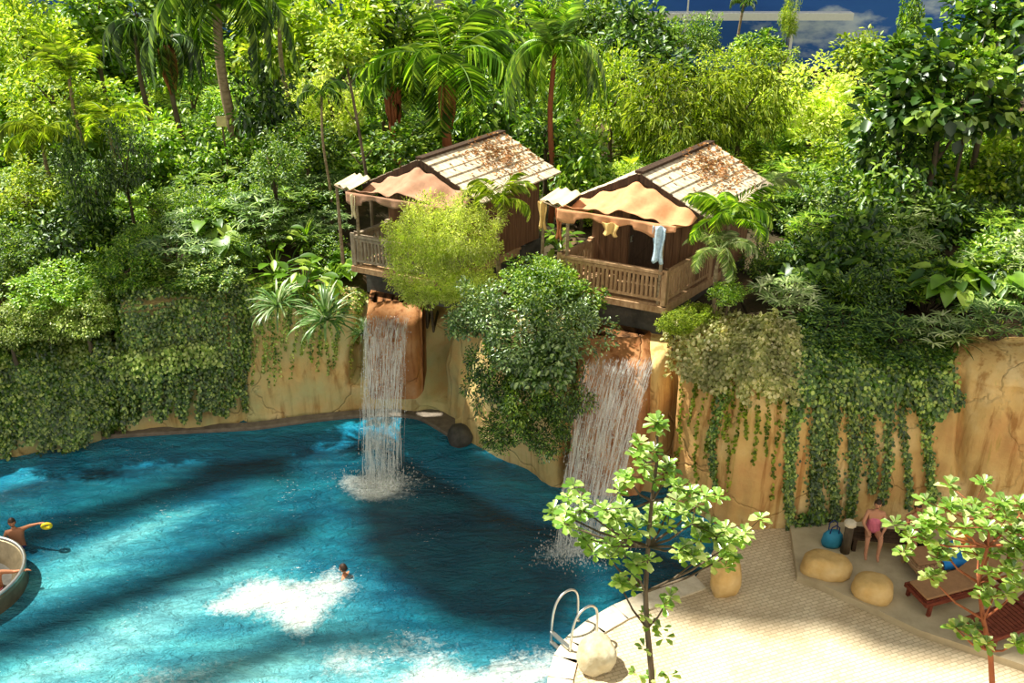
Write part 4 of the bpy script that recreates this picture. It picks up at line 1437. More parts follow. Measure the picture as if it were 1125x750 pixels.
for k_, c_, x_, y_, a_, b_, Y_, l_ in [
        ('fine', 'mid', 590, 325, 48, 34, 16.7, 'sunlit top of the dark green shrubs between the two waterfalls'),
        ('fine', 'grey', 532, 352, 42, 38, 16.4, 'shrub on the upper left of the growth between the two waterfalls'),
        ('fine', 'grey', 625, 362, 42, 38, 16.2, 'pale-tipped shrub reaching towards the right waterfall lip'),
        ('fine', 'grey', 578, 378, 52, 44, 16.0, 'middle shrub of the growth between the two waterfalls'),
        ('broad', 'grey', 600, 402, 38, 32, 15.7, 'larger-leaved shrub in the middle of the growth between the waterfalls'),
        ('fine', 'dark', 540, 416, 36, 46, 15.9, 'drooping dark shrub lower on the rock, left side'),
        ('fine', 'dark', 618, 436, 34, 42, 15.6, 'drooping dark shrub lower on the rock beside the right waterfall'),
        ('fine', 'mid', 578, 440, 40, 38, 15.6, 'drooping shrub below the larger-leaved one'),
        ('fine', 'dark', 560, 474, 34, 26, 15.6, 'lowest dark shrub tumbling towards the water between the waterfalls'),
        ('fine', 'dark', 602, 476, 34, 30, 15.4, 'low dark shrub nearest the foot of the right waterfall')]:
    tree(k_, c_, x_, y_, a_, b_, Y_, l_, None, 'hanging_shrub', 'shrub', lean=1)
S('broad', 'mid', 640, 330, 26, 20, 17.1, 'small bush at the left foot of the right hut plinth')
S('dense', 'dark', 905, 382, 50, 16, 16.6, 'low dark bush on the ivy ledge, left half')
S('dense', 'dark', 985, 388, 50, 14, 16.4, 'low dark bush on the ivy ledge, right half')
S('fine', 'mid', 840, 290, 26, 24, 19.2, 'green bush behind the feather palms')
S('fine', 'bright', 800, 322, 22, 16, 16.9, 'small bright bush at the foot of the feather palms')
S('broad', 'pale', 1120, 295, 34, 26, 19, 'pale leafy bush at the right edge')
S('broad', 'pale', 1072, 318, 26, 18, 18.8, 'pale bush right of the thick trunk base')
S('fine', 'bright', 1105, 200, 36, 26, 24.5, 'bright bush in the sun behind the right edge trees')

for x_, y_, l_ in ((8, 362, 'leftmost sunlit creeper cushion on the crest of the left ivy mound'), (48, 352, 'middle sunlit creeper cushion on the crest of the left ivy mound'), (92, 350, 'sunlit creeper cushion on the left ivy mound nearest the dark curtain'), (-30, 368, 'sunlit creeper cushion cut by the left edge')):
    tree('dense', 'crest', x_, y_, 32, 26, 18.7 if x_ > 30 else 18.2, l_, None, 'creeper_cushion', 'creeper')  # pale leaf colour paints the sun on these cushions
for x_, y_, Y_, l_ in ((742, 356, 16.6, 'pale creeper tuft between the right hut plinth and the pale cushion'), (640, 352, 16.9, 'small creeper tuft at the left of the right waterfall lip'), (765, 346, 16.9, 'pale creeper tuft at the top of the pale cushion')):
    tree('dense', 'olive', x_, y_, 20, 12, Y_, l_, None, 'creeper_cushion', 'creeper')

# undergrowth filling the ground between the named plants
def fill(x0, x1, Y0, Y1, n, kinds, label, group, r=(.45, .8), seed=0, name='undergrowth_shrub', avoid=None):
    rs = random.Random(seed)
    done = 0
    tries = 0
    while done < n and tries < n * 20:
        tries += 1
        Yd = Y0 + (Y1 - Y0) * rs.random()
        px = rs.uniform(x0, x1)
        w = at_Y(px, 200, Yd)
        x = w.x
        if avoid and avoid(x, Yd):
            continue
        k, c = rs.choice(kinds)
        CNT[0] += 1
        R = rs.uniform(*r)
        root = empty(name, (x, Yd, ground_z(x, Yd)))
        tag(root, label, 'shrub', group)
        link('crown', crown(k, c, CNT[0]), root, (0, 0, R * .6), (0, 0, rs.uniform(0, 6.28)), (R, R, R * rs.uniform(.75, 1.1)))
        link('stem', TRUNKS[CNT[0] % 3], root, (0, 0, 0), (0, 0, 0), (.5, .5, R * .6))
        done += 1


fill(-80, 660, 41, 44.5, 34, [('broad', 'mid'), ('fine', 'lime'), ('broad', 'bright')], 'distant tree closing the view along the top edge, left half', 'distant trees on the left', (1.7, 2.3), 9, name='distant_tree')
fill(-60, 140, 30, 38, 12, [('fine', 'lime'), ('broad', 'bright')], 'rounded tree in the bright thicket of the top left corner', 'thicket trees in the top left corner', (1.1, 1.5), 10, name='thicket_tree')


def hut_zone(x, y):
    return (-4.2 < x < .8 and 18.4 < y < 22.6) or (.6 < x < 5.4 and 17.0 < y < 21.8)


G1 = [('fine', 'mid'), ('broad', 'mid'), ('fine', 'bright'), ('dense', 'dark'), ('broad', 'dark')]
fill(-40, 420, 21, 27, 60, G1, 'low green shrub of the undergrowth left of the huts', 'undergrowth shrubs left of the huts', (.45, .8), 1, avoid=hut_zone)
fill(-60, 560, 27, 41, 90, [('fine', 'lime'), ('broad', 'bright'), ('fine', 'mid'), ('broad', 'mid')], 'shrub in the far undergrowth behind the left palms', 'far undergrowth shrubs on the left', (.7, 1.2), 2)
fill(560, 980, 23, 34, 66, [('fine', 'lime'), ('broad', 'mid'), ('willow', 'olive'), ('fine', 'bright')], 'shrub in the undergrowth behind the right hut', 'undergrowth shrubs behind the right hut', (.5, .9), 3, avoid=hut_zone)
fill(540, 1180, 34, 42, 60, [('fine', 'lime'), ('broad', 'mid'), ('fine', 'mid'), ('broad', 'dark')], 'shrub in the farthest undergrowth before the blue wall', 'farthest undergrowth shrubs', (.5, .95), 6)
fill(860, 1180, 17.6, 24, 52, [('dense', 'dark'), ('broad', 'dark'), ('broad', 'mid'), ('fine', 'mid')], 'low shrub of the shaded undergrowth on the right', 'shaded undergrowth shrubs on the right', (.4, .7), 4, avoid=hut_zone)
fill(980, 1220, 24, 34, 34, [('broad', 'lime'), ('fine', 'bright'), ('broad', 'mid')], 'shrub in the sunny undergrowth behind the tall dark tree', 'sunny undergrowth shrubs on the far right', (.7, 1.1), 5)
fill(-60, 260, 19.8, 21.5, 22, [('dense', 'mid'), ('fine', 'mid'), ('dense', 'bright')], 'low sunlit shrub on the crest above the ivy wall', 'crest shrubs above the ivy wall', (.35, .55), 7)

def fill_plants(x0, x1, Y0, Y1, n, protos, label, group, name, cat, sc=(.6, .95), seed=0):
    rs = random.Random(seed)
    for _ in range(n):
        for _t in range(30):
            Yd = Y0 + (Y1 - Y0) * rs.random()
            x = at_Y(rs.uniform(x0, x1), 200, Yd).x
            if not hut_zone(x, Yd):
                break
        root = empty(name, (x, Yd, ground_z(x, Yd)), rs.uniform(0, 6.28))
        tag(root, label, cat, group)
        pr_ = rs.choice(protos)
        s_ = rs.uniform(*sc)
        f = pr_[0] if isinstance(pr_, tuple) else pr_
        link('foliage', f, root, (0, 0, .25), (0, 0, 0), (s_, s_, s_ * 1.1))
        link('stem', pr_[1] if isinstance(pr_, tuple) else TRUNKS[0], root, (0, 0, .25 if isinstance(pr_, tuple) else 0), (0, 0, 0), (s_,) * 3 if isinstance(pr_, tuple) else (.5, .5, .3))


rosG = rosette_mesh('rosette_leaves', M['bright'], 60, .75, .03, 8, (10, 85), (50, 110), .05)
earL = bigleaf_mesh('broad_leaves', M['lime'], 24, .9, .40, 12, .8, True)
fill_plants(-40, 400, 20.8, 27, 34, [ear2, fanE, rosG, fanA, ear], 'broad or fan-leaved plant in the undergrowth left of the huts', 'leafy plants left of the huts', 'undergrowth_plant', 'plant', (.7, 1.1), 21)
fill_plants(-60, 560, 27, 37, 36, [earL, fanC, rosG, ear2], 'broad-leaved or fan plant far back among the left palms', 'far leafy plants on the left', 'undergrowth_plant', 'plant', (1.0, 1.5), 22)
fill_plants(870, 1190, 17.4, 24, 34, [fanB, ear, fanD, rosG, fanE], 'broad or fan-leaved plant in the shaded right undergrowth', 'leafy plants in the right undergrowth', 'undergrowth_plant', 'plant', (.6, 1.0), 23)
fill_plants(560, 900, 23, 31, 20, [earL, fanC, ear2, fanE], 'broad-leaved or fan plant behind the right hut', 'leafy plants behind the right hut', 'undergrowth_plant', 'plant', (.8, 1.2), 24)

# ------------------------------------------------------------------ ivy
def ivy(label, strands, leaf=.075, mat='ivy', seed=0, lift=.06, lump=0.0):
    """strands: list of (column, t_top, t_bottom, half width in columns, amount)."""
    rng = random.Random(seed)
    P, D, N, Ls = [], [], [], []
    for (u, tt, tb, hw, n) in strands:
        for k in range(int(n)):
            f = rng.random()
            t = tt + (tb - tt) * f
            # a strand thins and frays towards its tip
            uu = u + rng.gauss(0, hw * 1.0 * (1 - .5 * f)) + 3 * math.sin(t * 9 + u)
            uu = 562.5 + (uu - 562.5) / (1 + .075 * min(1, t * 1.2))
            p, nn_ = cliff_pt(uu, min(.995, max(.02, t)))
            if nn_[1] > 0:
                nn_ = -nn_ if t < .8 else nn_
            lf = lift * rng.uniform(.2, 1.6) + lump * min(1, t * 1.8) * max(0.0, noise.noise(Vector((p[0] * 1.1, p[1], p[2] * .8 + seed))) + .15)
            P.append(p + nn_ * lf)
            D.append(np.array([rng.gauss(0, .5), rng.gauss(-.1, .3), -1 + rng.gauss(0, .45)]) + nn_ * .5)
            N.append(nn_ + np.array([rng.gauss(0, .35), rng.gauss(0, .3), .5 + rng.gauss(0, .35)]))
            Ls.append(leaf * rng.uniform(.7, 1.3))
    Ls = np.array(Ls)
    o = link('hanging_ivy', leaves_mesh('hanging_ivy', M[mat], np.array(P), np.array(D), np.array(N), Ls, Ls * .8))
    return tag(o, label, 'ivy')


rng = random.Random(5)
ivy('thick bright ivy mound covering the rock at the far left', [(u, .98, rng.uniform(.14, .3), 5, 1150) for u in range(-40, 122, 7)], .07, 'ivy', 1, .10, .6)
ivy('sunlit ivy crest on the top of the left mound', [(u, .99, .72, 6, 380) for u in range(-40, 122, 7)], .075, 'crest', 2, .25, .5)  # sun on the mound's top is painted by paler leaves
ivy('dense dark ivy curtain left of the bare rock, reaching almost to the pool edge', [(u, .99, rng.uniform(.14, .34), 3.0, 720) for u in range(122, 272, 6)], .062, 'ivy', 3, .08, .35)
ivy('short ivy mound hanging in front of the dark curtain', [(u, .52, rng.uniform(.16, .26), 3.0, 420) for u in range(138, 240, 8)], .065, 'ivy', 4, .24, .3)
ivy('sunlit crest of the short ivy mound in front of the dark curtain', [(u, .57, .47, 4.5, 110) for u in range(140, 235, 7)], .07, 'crest', 41, .36, .2)  # paler leaves again paint a sunlit top
ivy('thin ivy strands trailing over the pale rock left of the waterfall', [(u, .98, rng.uniform(.28, .5), 1.6, 150) for u in (274, 279, 286, 291, 297, 303, 309, 315, 322, 329, 334, 341, 348, 356, 362, 371, 384, 389)], .05, 'crest', 5, .03)
ivy('short darker ivy wisps among the thin strands left of the waterfall', [(u, .98, rng.uniform(.4, .6), 2.2, 110) for u in (276, 288, 300, 319, 337, 352, 366)], .055, 'mid', 55, .04)
ivy('ivy fringe along the rock edge left of the waterfall', [(u, .99, .78, 5, 90) for u in range(272, 392, 8)], .06, 'mid', 6, .06)
ivy('pale sunlit creeper cushion on the ledge right of the right waterfall', [(u, .99, rng.uniform(.62, .74), 6, 520) for u in range(730, 872, 7)], .075, 'ivypale', 7, .12, .3)
ivy('sparse ivy strands below the pale creeper cushion', [(u, .75, rng.uniform(.22, .5), 1.5, 110) for u in (745, 756, 768, 776, 789, 797, 806, 815, 826, 842, 850)], .06, 'olive', 8, .04)
ivy('dense green ivy fringe along the ledge right of the pale cushion', [(u, .99, rng.uniform(.60, .70), 6, 430) for u in range(872, 1048, 7)], .075, 'ivy', 9, .12, .3)
for u, hw, tb, n, lab in [
        (786, 3.2, .22, 430, 'narrow dark ivy strand left of the broadest bare rock strip'),
        (868, 4.6, .03, 1250, 'longest ivy strand, hanging to the foot of the wall by the flat boulder'),
        (900, 7.5, .12, 1500, 'wide ivy strand above the flat-topped boulder'),
        (918, 5.0, .12, 1100, 'ivy strand joined to the right of the wide one'),
        (940, 6.0, .14, 1000, 'ivy strand above the seated people'),
        (960, 5.0, .26, 560, 'wispy ivy strand right of the one above the people'),
        (977, 3.6, .22, 420, 'thin ivy strand in the middle of the right group'),
        (998, 3.2, .2, 470, 'slim ivy strand, second from the bare boulder face'),
        (1024, 4.4, .2, 700, 'slanting ivy strand nearest the bare boulder face')]:
    ivy(lab, [(u, .85, tb, hw, n * 1.5)], .062, 'ivy', u, .05)
ivy('low ivy and fern patch at the foot of the wall by the wooden post', [(u, .2, .03, 5, 150) for u in (884, 892, 900, 908)], .07, 'dark', 77, .12)

# ------------------------------------------------------------------ huts
def cloth(name, fn, nu_, nv_, mat, parent=None, thick=.008):
    P = np.zeros((nu_, nv_, 3))
    for i in range(nu_):
        for j in range(nv_):
            P[i, j] = fn(i / (nu_ - 1), j / (nv_ - 1))
    o = link(name, mesh_np(name, P.reshape(-1, 3), grid_faces(nu_, nv_), 4, M[mat], True), parent)
    md = o.modifiers.new('thickness', 'SOLIDIFY')
    md.thickness = thick
    return o


HSK = 0.30


def hut(loc, rz, label, railmat, cloth_mat, seed, lowz):
    """Local x runs left to right along the front, y goes back, z=0 is the deck."""
    rnd = random.Random(seed)
    root = empty('hut', loc, rz)
    tag(root, label, 'hut')
    W, BD, HD, HW, RZ = 2.12, 1.0, 1.95, 1.66, 2.22
    m = MB()
    m.box((W / 2, (BD + HD) / 2 + .2, -.075 - (.75 + lowz) / 2), (W - .1, BD + HD, .75 + lowz))
    m.build('plinth', M['plinth'], root)
    m = MB()
    nb = 15
    for k in range(nb):
        m.box((W / 2, .07 + k * .155, -.03), (W + .12, .147, .05))
    m.box((W / 2, -.02, -.1), (W + .14, .07, .13))
    m.box((W + .03, 1.1, -.1), (.07, 2.3, .13))
    m.build('deck', M['rail_wood'], root)

    def rail(nm, a, b, skip=None):
        a, b = Vector(a), Vector(b)
        m = MB()
        m.bar(a + Vector((0, 0, .66)), b + Vector((0, 0, .66)), .09, .06)
        m.bar(a + Vector((0, 0, .58)), b + Vector((0, 0, .58)), .04, .06)
        m.bar(a + Vector((0, 0, .10)), b + Vector((0, 0, .10)), .05, .06)
        L = (b - a).length
        n = int(L / .085)
        for k in range(n + 1):
            p = a.lerp(b, k / n)
            m.box((p.x, p.y, .34 + rnd.uniform(-.01, .01)), (.042, .036, .52), Matrix.Rotation(rnd.uniform(-.05, .05), 3, 'X'))
        for p in (a, b):
            m.box((p.x, p.y, .36), (.09, .09, .74))
        m.build(nm, M[railmat], root)
    rail('railing', (0, 0, 0), (W, 0, 0))
    rail('railing', (W, .03, 0), (W, 1.55, 0))
    rail('railing', (0, .03, 0), (0, BD - .05, 0))
    # body walls of upright boards
    y0, y1 = BD, BD + HD
    m = MB()

    def wallrun(a, b, top):
        a, b = Vector(a), Vector(b)
        L = (b - a).length
        n = int(L / .15)
        d = (b - a).normalized()
        s = Vector((-d.y, d.x, 0))
        for k in range(n):
            p = a.lerp(b, (k + .5) / n)
            hh = top((k + .5) / n)
            m.bar((p.x, p.y, 0), (p.x + s.x * 0, p.y, hh), L / n * .95, .035 + rnd.uniform(0, .02), up=tuple(s))
    wallrun((0, y0, 0), (W, y0, 0), lambda f: HW + (RZ - HW) * (1 - abs(2 * f - 1)) - .03)
    wallrun((W, y0, 0), (W, y1, 0), lambda f: HW)
    wallrun((0, y0, 0), (0, y1, 0), lambda f: HW)
    wallrun((0, y1, 0), (W, y1, 0), lambda f: HW + (RZ - HW) * (1 - abs(2 * f - 1)) - .03)
    m.build('wall', M['rough_wood'], root)
    m = MB()
    m.box((W / 2 + .1, y0 - .03, .75), (.72, .05, 1.5))
    m.box((W / 2 + .1, y0 - .06, .4), (.62, .03, .08))
    m.box((W / 2 + .1, y0 - .06, 1.15), (.62, .03, .08))
    m.bar((W / 2 - .18, y0 - .06, .42), (W / 2 + .38, y0 - .06, 1.13), .03, .07)
    dr = m.build('door', M['dark_wood'], root)
    m = MB()
    m.tube([(W / 2 - .18, y0 - .07, .8), (W / 2 - .18, y0 - .12, .8), (W / 2 - .18, y0 - .12, .92), (W / 2 - .18, y0 - .07, .92)], .012, 6)
    m.build('handle', M['steel'], dr)
    # roof: overlapping board courses on both slopes
    ov, fo, bo = .34, .30, .25
    for sgn in (-1, 1):
        m = MB()
        run = W / 2 + ov
        drop = (RZ - HW) * run / (W / 2)
        nC = 7
        for k in range(nC):
            f0, f1 = k / nC, (k + 1.12) / nC
            xa, xb = W / 2 + sgn * run * f0, W / 2 + sgn * run * f1
            za, zb = RZ + .06 - drop * f0 + .0, RZ + .06 - drop * f1 + .028
            yc = y0 - fo
            while yc < y1 + bo:
                ln = rnd.uniform(.7, 1.25)
                ye = min(yc + ln, y1 + bo)
                j = rnd.uniform(-.008, .008)
                q = [(xa, yc + .006, za + j), (xb, yc + .006, zb + j), (xb + sgn * rnd.uniform(-.01, .02), ye - .006, zb + j), (xa, ye - .006, za + j)]
                m.add(q + [(v[0], v[1], v[2] - .028) for v in q], [(0, 1, 2, 3), (7, 6, 5, 4), (0, 4, 5, 1), (1, 5, 6, 2), (2, 6, 7, 3), (3, 7, 4, 0)])
                yc = ye
        m.build('roof', M['roof_board'], root)
    m = MB()
    m.bar((W / 2, y0 - fo, RZ + .08), (W / 2, y1 + bo, RZ + .08), .16, .05)
    for sgn in (-1, 1):
        run = W / 2 + ov
        drop = (RZ - HW) * run / (W / 2)
        m.bar((W / 2, y0 - fo + .02, RZ - .01), (W / 2 + sgn * run, y0 - fo + .02, RZ - .01 - drop), .04, .14)
    m.build('ridge_and_bargeboard', M['dark_wood'], root)
    # posts at the front corners carry the awning
    for x in (.12, W - .12, -.62):
        m = MB()
        a = rnd.uniform(-.03, .03)
        m.tube([(x, .02 if x > 0 else .3, -.02 if x > 0 else -lowz - .3), (x + a, -.02 if x > 0 else .3, .8), (x + a, -.02 if x > 0 else .3, 1.62)], [.035, .03, .028], 7)
        m.build('awning_post', M['palebark'], root)
    m = MB()
    m.tube([(-.66, .3, 1.60), (.12, -.02, 1.60)], .02, 6)
    m.tube([(.1, -.02, 1.60), (W + .1, -.02, 1.60)], .022, 6)
    m.build('awning_pole', M['palebark'], root)

    yb = y0 - fo - .03

    def aw(s, t):
        # s across, t front(0)..gable(1)
        x = -.06 + (W + .22) * s
        f = 1 - abs(2 * s - 1)
        zb = HW - .04 + (RZ - HW - .06) * f
        zf = 1.63 + .10 * math.sin(s * PI) + .03 * math.sin(s * 13)
        sag = -.17 * math.sin(t * PI) * (.6 + .4 * math.sin(s * 9))
        z = zf * (1 - t) + zb * t + sag
        fold = .03 * math.sin(s * 26 + t * 3) + .02 * math.sin(s * 41 - t * 5)
        return (x + .05 * (t - .5) * math.sin(s * 6), (-.02) * (1 - t) + yb * t, z + fold)
    cloth('awning', aw, 40, 14, cloth_mat, root)

    def val(s, t):
        x = -.06 + (W + .22) * s
        dp = .16 + .05 * math.sin(s * 17) + .07 * (math.sin(s * 9 + 1) > .6)
        return (x, -.05 - .02 * math.sin(s * 40) * t, 1.64 - dp * t)
    cloth('valance', val, 60, 5, cloth_mat, root)

    def side(s, t):
        x = -.66 + .72 * s
        return (x, .3 - .36 * s + .55 * t, 1.62 + .10 * t + .10 * s - .10 * math.sin(s * PI) * math.sin(t * PI) - .03 * math.sin(s * 14))
    cloth('side_awning', side, 16, 8, 'cloth_cream', root)
    # the plan is a skewed rectangle: the sides lean towards the right of the front
    for ch in list(root.children) + [g for c_ in root.children for g in c_.children]:
        for v in ch.data.vertices:
            v.co.x += HSK * v.co.y
    return root


h2 = hut((0.95, 18.05, 3.95), math.radians(-24), 'right wooden hut with the orange cloth awning above its railing', 'rail_wood', 'cloth_orange', 1, .30)
h1 = hut((-3.36, 19.8, 3.66), math.radians(-24), 'left wooden hut half hidden behind the yellow bushes', 'rail_grey', 'cloth_brown', 2, -.1)


def hang(root, x, y, z, w, h, mat, name, label, cat, split=False):
    p = root.matrix_basis @ Vector((x + HSK * y, y, z))
    rz = root.rotation_euler.z

    def fn(s, t):
        ww = w * (1 - .25 * math.sin(t * 2.2)) + .03 * math.sin(t * 7)
        return ((s - .5) * ww, .03 * math.sin(s * 11 + t * 2), -h * t - .02 * math.sin(s * 9))
    o = cloth(name, fn, 12, 12, mat)
    o.location, o.rotation_euler = p, (0, 0, rz)
    return tag(o, label, cat)


bpy.context.view_layer.update()
for h in (h1, h2):
    h.matrix_basis = Matrix.Translation(h.location) @ Matrix.Rotation(math.radians(-24), 4, 'Z')
hang(h2, 1.98, -.08, 1.60, .26, .72, 'cloth_blue', 'hanging_towel', 'pale blue towel hanging from the right end of the orange awning', 'towel')
hang(h2, -.08, .04, 1.60, .15, .62, 'cloth_rust', 'hanging_cloth', 'rust-coloured cloth strip hanging left of the orange awning', 'cloth')
hang(h2, -.58, .26, 1.60, .20, .56, 'cloth_ochre', 'hanging_cloth', 'ochre cloth hanging from the outermost awning post of the right hut', 'cloth')
hang(h1, .1, -.06, 1.60, .16, .5, 'cloth_cream', 'hanging_cloth', 'cream cloth hanging beside the left hut awning', 'cloth')
hang(h2, 1.05, -.1, 1.52, .34, .24, 'cloth_ochre', 'hanging_cloth', 'small olive-yellow cloth pegged on the middle of the orange awning edge', 'cloth')

# fallen leaves on the roofs
for h, lab, x0 in ((h2, 'rusty fallen leaves lying on the rear of the right hut roof', 1.5), (h1, 'rusty fallen leaves lying on the rear of the left hut roof', 1.5)):
    rs = np.random.default_rng(3)
    n = 420
    fx_ = np.clip(rs.normal(.35, .22, n), 0.02, .98)
    yy = np.clip(rs.normal(2.4, .40, n), 1.1, 3.1)
    P = np.stack([1.06 + 1.40 * fx_ + HSK * yy, yy, 2.22 + .10 - .74 * fx_ + rs.random(n) * .03], -1)
    D = rs.normal(size=(n, 3)) * np.array([1, 1, .25])
    N = np.tile([.4, 0, 1.0], (n, 1)) + rs.normal(size=(n, 3)) * .3
    o = link('fallen_leaves', leaves_mesh('fallen_leaves', M['drygold'], P, D, N, .085, .05))
    o.matrix_basis = h.matrix_basis.copy()
    tag(o, lab, 'fallen leaves', kind='stuff')

# little yellow sign in the left jungle
p = at_Y(243, 133, 25.2)
gz = ground_z(p.x, 25.2)
root = empty('sign', (p.x, 25.2, gz))
tag(root, 'small yellowish square sign on a post among the left jungle plants', 'sign')
m = MB()
m.box((0, 0, p.z - gz), (.24, .03, .26))
m.box((0, -.02, p.z - gz + .12), (.27, .02, .03))
m.box((0, -.02, p.z - gz - .12), (.27, .02, .03))
m.build('sign_panel', M['sign_board'], root)
m = MB()
m.tube([(0, .04, -.05), (0, .04, p.z - gz + .1)], .025, 7)
m.build('post', M['bark'], root)

# ------------------------------------------------------------------ young trees in the foreground
def young_tree(base, clusters, stem_pts, mat, label, barkm, seed, sprouts=()):
    """Rosettes of obovate leaves on the ends of bare branches."""
    rnd = random.Random(seed)
    rng = np.random.default_rng(seed)
    root = empty('young_tree', base)
    tag(root, label, 'tree')
    b = Vector(base)
    m = MB()
    m.tube([Vector(q) - b for q in stem_pts], [.05 - .034 * i / (len(stem_pts) - 1) for i in range(len(stem_pts))], 8)
    stem = [Vector(q) for q in stem_pts]
    P, D, N, Ls = [], [], [], []
    for (c, size) in clusters:
        c = Vector(c)
        # join to the stem somewhat below the cluster
        best = min(stem[1:], key=lambda q: (q - c).length + max(0, q.z - c.z + .25) * 3)
        mid = best.lerp(c, .5) + Vector((0, 0, -.08))
        m.tube([best - b, mid - b, c - b], [.02, .015, .009], 6)
        ncl = max(2, int(size * 17))
        for q in range(ncl):
            cc = c + Vector((rnd.gauss(0, size * .55), rnd.gauss(0, size * .5), rnd.gauss(0, size * .42))) if q else c
            if q:
                m.tube([c - b, cc - b], [.008, .005], 5)
            nl_ = rnd.randint(9, 14)
            for i in range(nl_):
                a = i * 2.4
                f = i / nl_
                e = -.15 + 1.0 * f + rnd.gauss(0, .25)
                d = np.array([math.cos(a) * math.cos(e), math.sin(a) * math.cos(e), math.sin(e)])
                P.append(np.array(cc) + np.array([0, 0, (f - .5) * .08]))
                D.append(d)
                N.append(np.array([-d[0] * .5, -d[1] * .5, 1.1]))
                Ls.append(.185 * rnd.uniform(.75, 1.15) * (1.05 - .45 * f))
    for sp in sprouts:
        for i in range(7):
            a = rnd.uniform(0, 6.28)
            e = rnd.uniform(-.3, .7)
            d = np.array([math.cos(a) * math.cos(e), math.sin(a) * math.cos(e), math.sin(e)])
            P.append(np.array(sp) + d * .03)
            D.append(d)
            N.append(np.array([0, 0, 1.0]) - d * .3)
            Ls.append(.15 * rnd.uniform(.7, 1.1))
    m.build('trunk', M[barkm], root, True)
    Ls = np.array(Ls)
    V, f = leaf_geo(np.array(P) - np.array(b)[None], np.array(D), np.array(N), Ls, Ls * .55, OBOV)
    link('foliage', mesh_np('foliage', V, f, 4, M[mat]), root)
    return root


Yt = 10.9
base = at_z(716, 792, PZ)
Yt = base.y
sp = [base] + [at_Y(x, y, Yt + d) for x, y, d in ((716, 740, 0), (711, 690, .03), (709, 650, .05), (712, 600, .1), (716, 550, .05), (722, 505, .1), (722, 478, .1))]
cl1 = [(722, 470, 0, .2), (700, 500, -.1, .26), (735, 512, .2, .3), (690, 525, 0, .22), (640, 560, .2, .34), (608, 560, .3, .3), (665, 560, -.3, .36), (690, 590, -.4, .3), (640, 590, 0, .22), (672, 580, .5, .3), (735, 560, .4, .3), (760, 575, .2, .36), (785, 590, 0, .34), (812, 592, .2, .26), (775, 545, .5, .26), (752, 600, -.4, .26), (700, 620, -.3, .24), (680, 640, .2, .2), (745, 535, -.3, .24), (715, 575, .1, .26), (770, 612, .3, .22), (736, 655, -.1, .17), (620, 575, -.2, .22), (658, 600, .3, .2), (800, 610, .3, .18)]
young_tree(base, [(at_Y(x, y, Yt + d), s) for x, y, d, s in cl1], sp, 'fig', 'young fig-like tree with round leaves standing before the right waterfall', 'bark', 1, [at_Y(x, y, Yt) for x, y in ((706, 675), (716, 690), (730, 700), (708, 712), (720, 745), (735, 742), (700, 740), (727, 690))])
base = at_z(1092, 800, PZ)
Yt = base.y
sp = [base] + [at_Y(x, y, Yt + d) for x, y, d in ((1090, 750, 0), (1088, 715, 0), (1080, 680, .05), (1075, 640, .1), (1085, 600, .1), (1088, 570, .1))]
cl2 = [(1012, 572, .2, .28), (1040, 560, 0, .34), (1070, 555, .3, .34), (1100, 552, 0, .34), (1125, 560, .3, .3), (1000, 590, 0, .2), (1060, 580, -.2, .3), (1095, 585, .3, .3), (1120, 600, 0, .3), (1075, 610, .4, .28), (1105, 625, -.1, .24), (1092, 655, -.2, .26), (1050, 690, -.1, .22), (1068, 688, .1, .2), (1032, 600, .3, .2), (1125, 640, .2, .22), (1118, 705, 0, .18), (1140, 585, 0, .34), (1160, 610, .3, .34), (1022, 634, .1, .1)]
young_tree(base, [(at_Y(x, y, Yt + d), s) for x, y, d, s in cl2], sp, 'fig', 'young fig-like tree with pale leaves at the bottom right corner', 'redboot', 2, [])

# ------------------------------------------------------------------ pool ladder
def ladder():
    a = at_z(628, 700, PZ)
    root = empty('pool_ladder', a, math.radians(38))
    tag(root, 'curved steel pool ladder at the pool edge beside the pale boulder', 'ladder')
    for s in (-.24, .24):
        m = MB()
        pts = [(.34, s, 0), (.34, s, .45), (.30, s, .66), (.18, s, .78), (.02, s, .80), (-.14, s, .70), (-.22, s, .45), (-.24, s, .1), (-.25, s, -.5)]
        P = []
        for i in range(len(pts) - 1):
            for k in range(3):
                P.append(Vector(pts[i]).lerp(Vector(pts[i + 1]), k / 3))
        P.append(Vector(pts[-1]))
        for _ in range(2):
            P = [P[0]] + [(P[i - 1] + P[i] * 2 + P[i + 1]) / 4 for i in range(1, len(P) - 1)] + [P[-1]]
        m.tube(P, .021, 10)
        m.tube([(.34, s, 0), (.34, s, .03)], [.05, .035], 10)
        m.build('handrail', M['steel'], root, True)
    for z in (-.12, -.36, .1):
        m = MB()
        m.box((-.25, 0, z), (.07, .46, .03))
        m.build('step', M['steel'], root)
    return root


ladder()

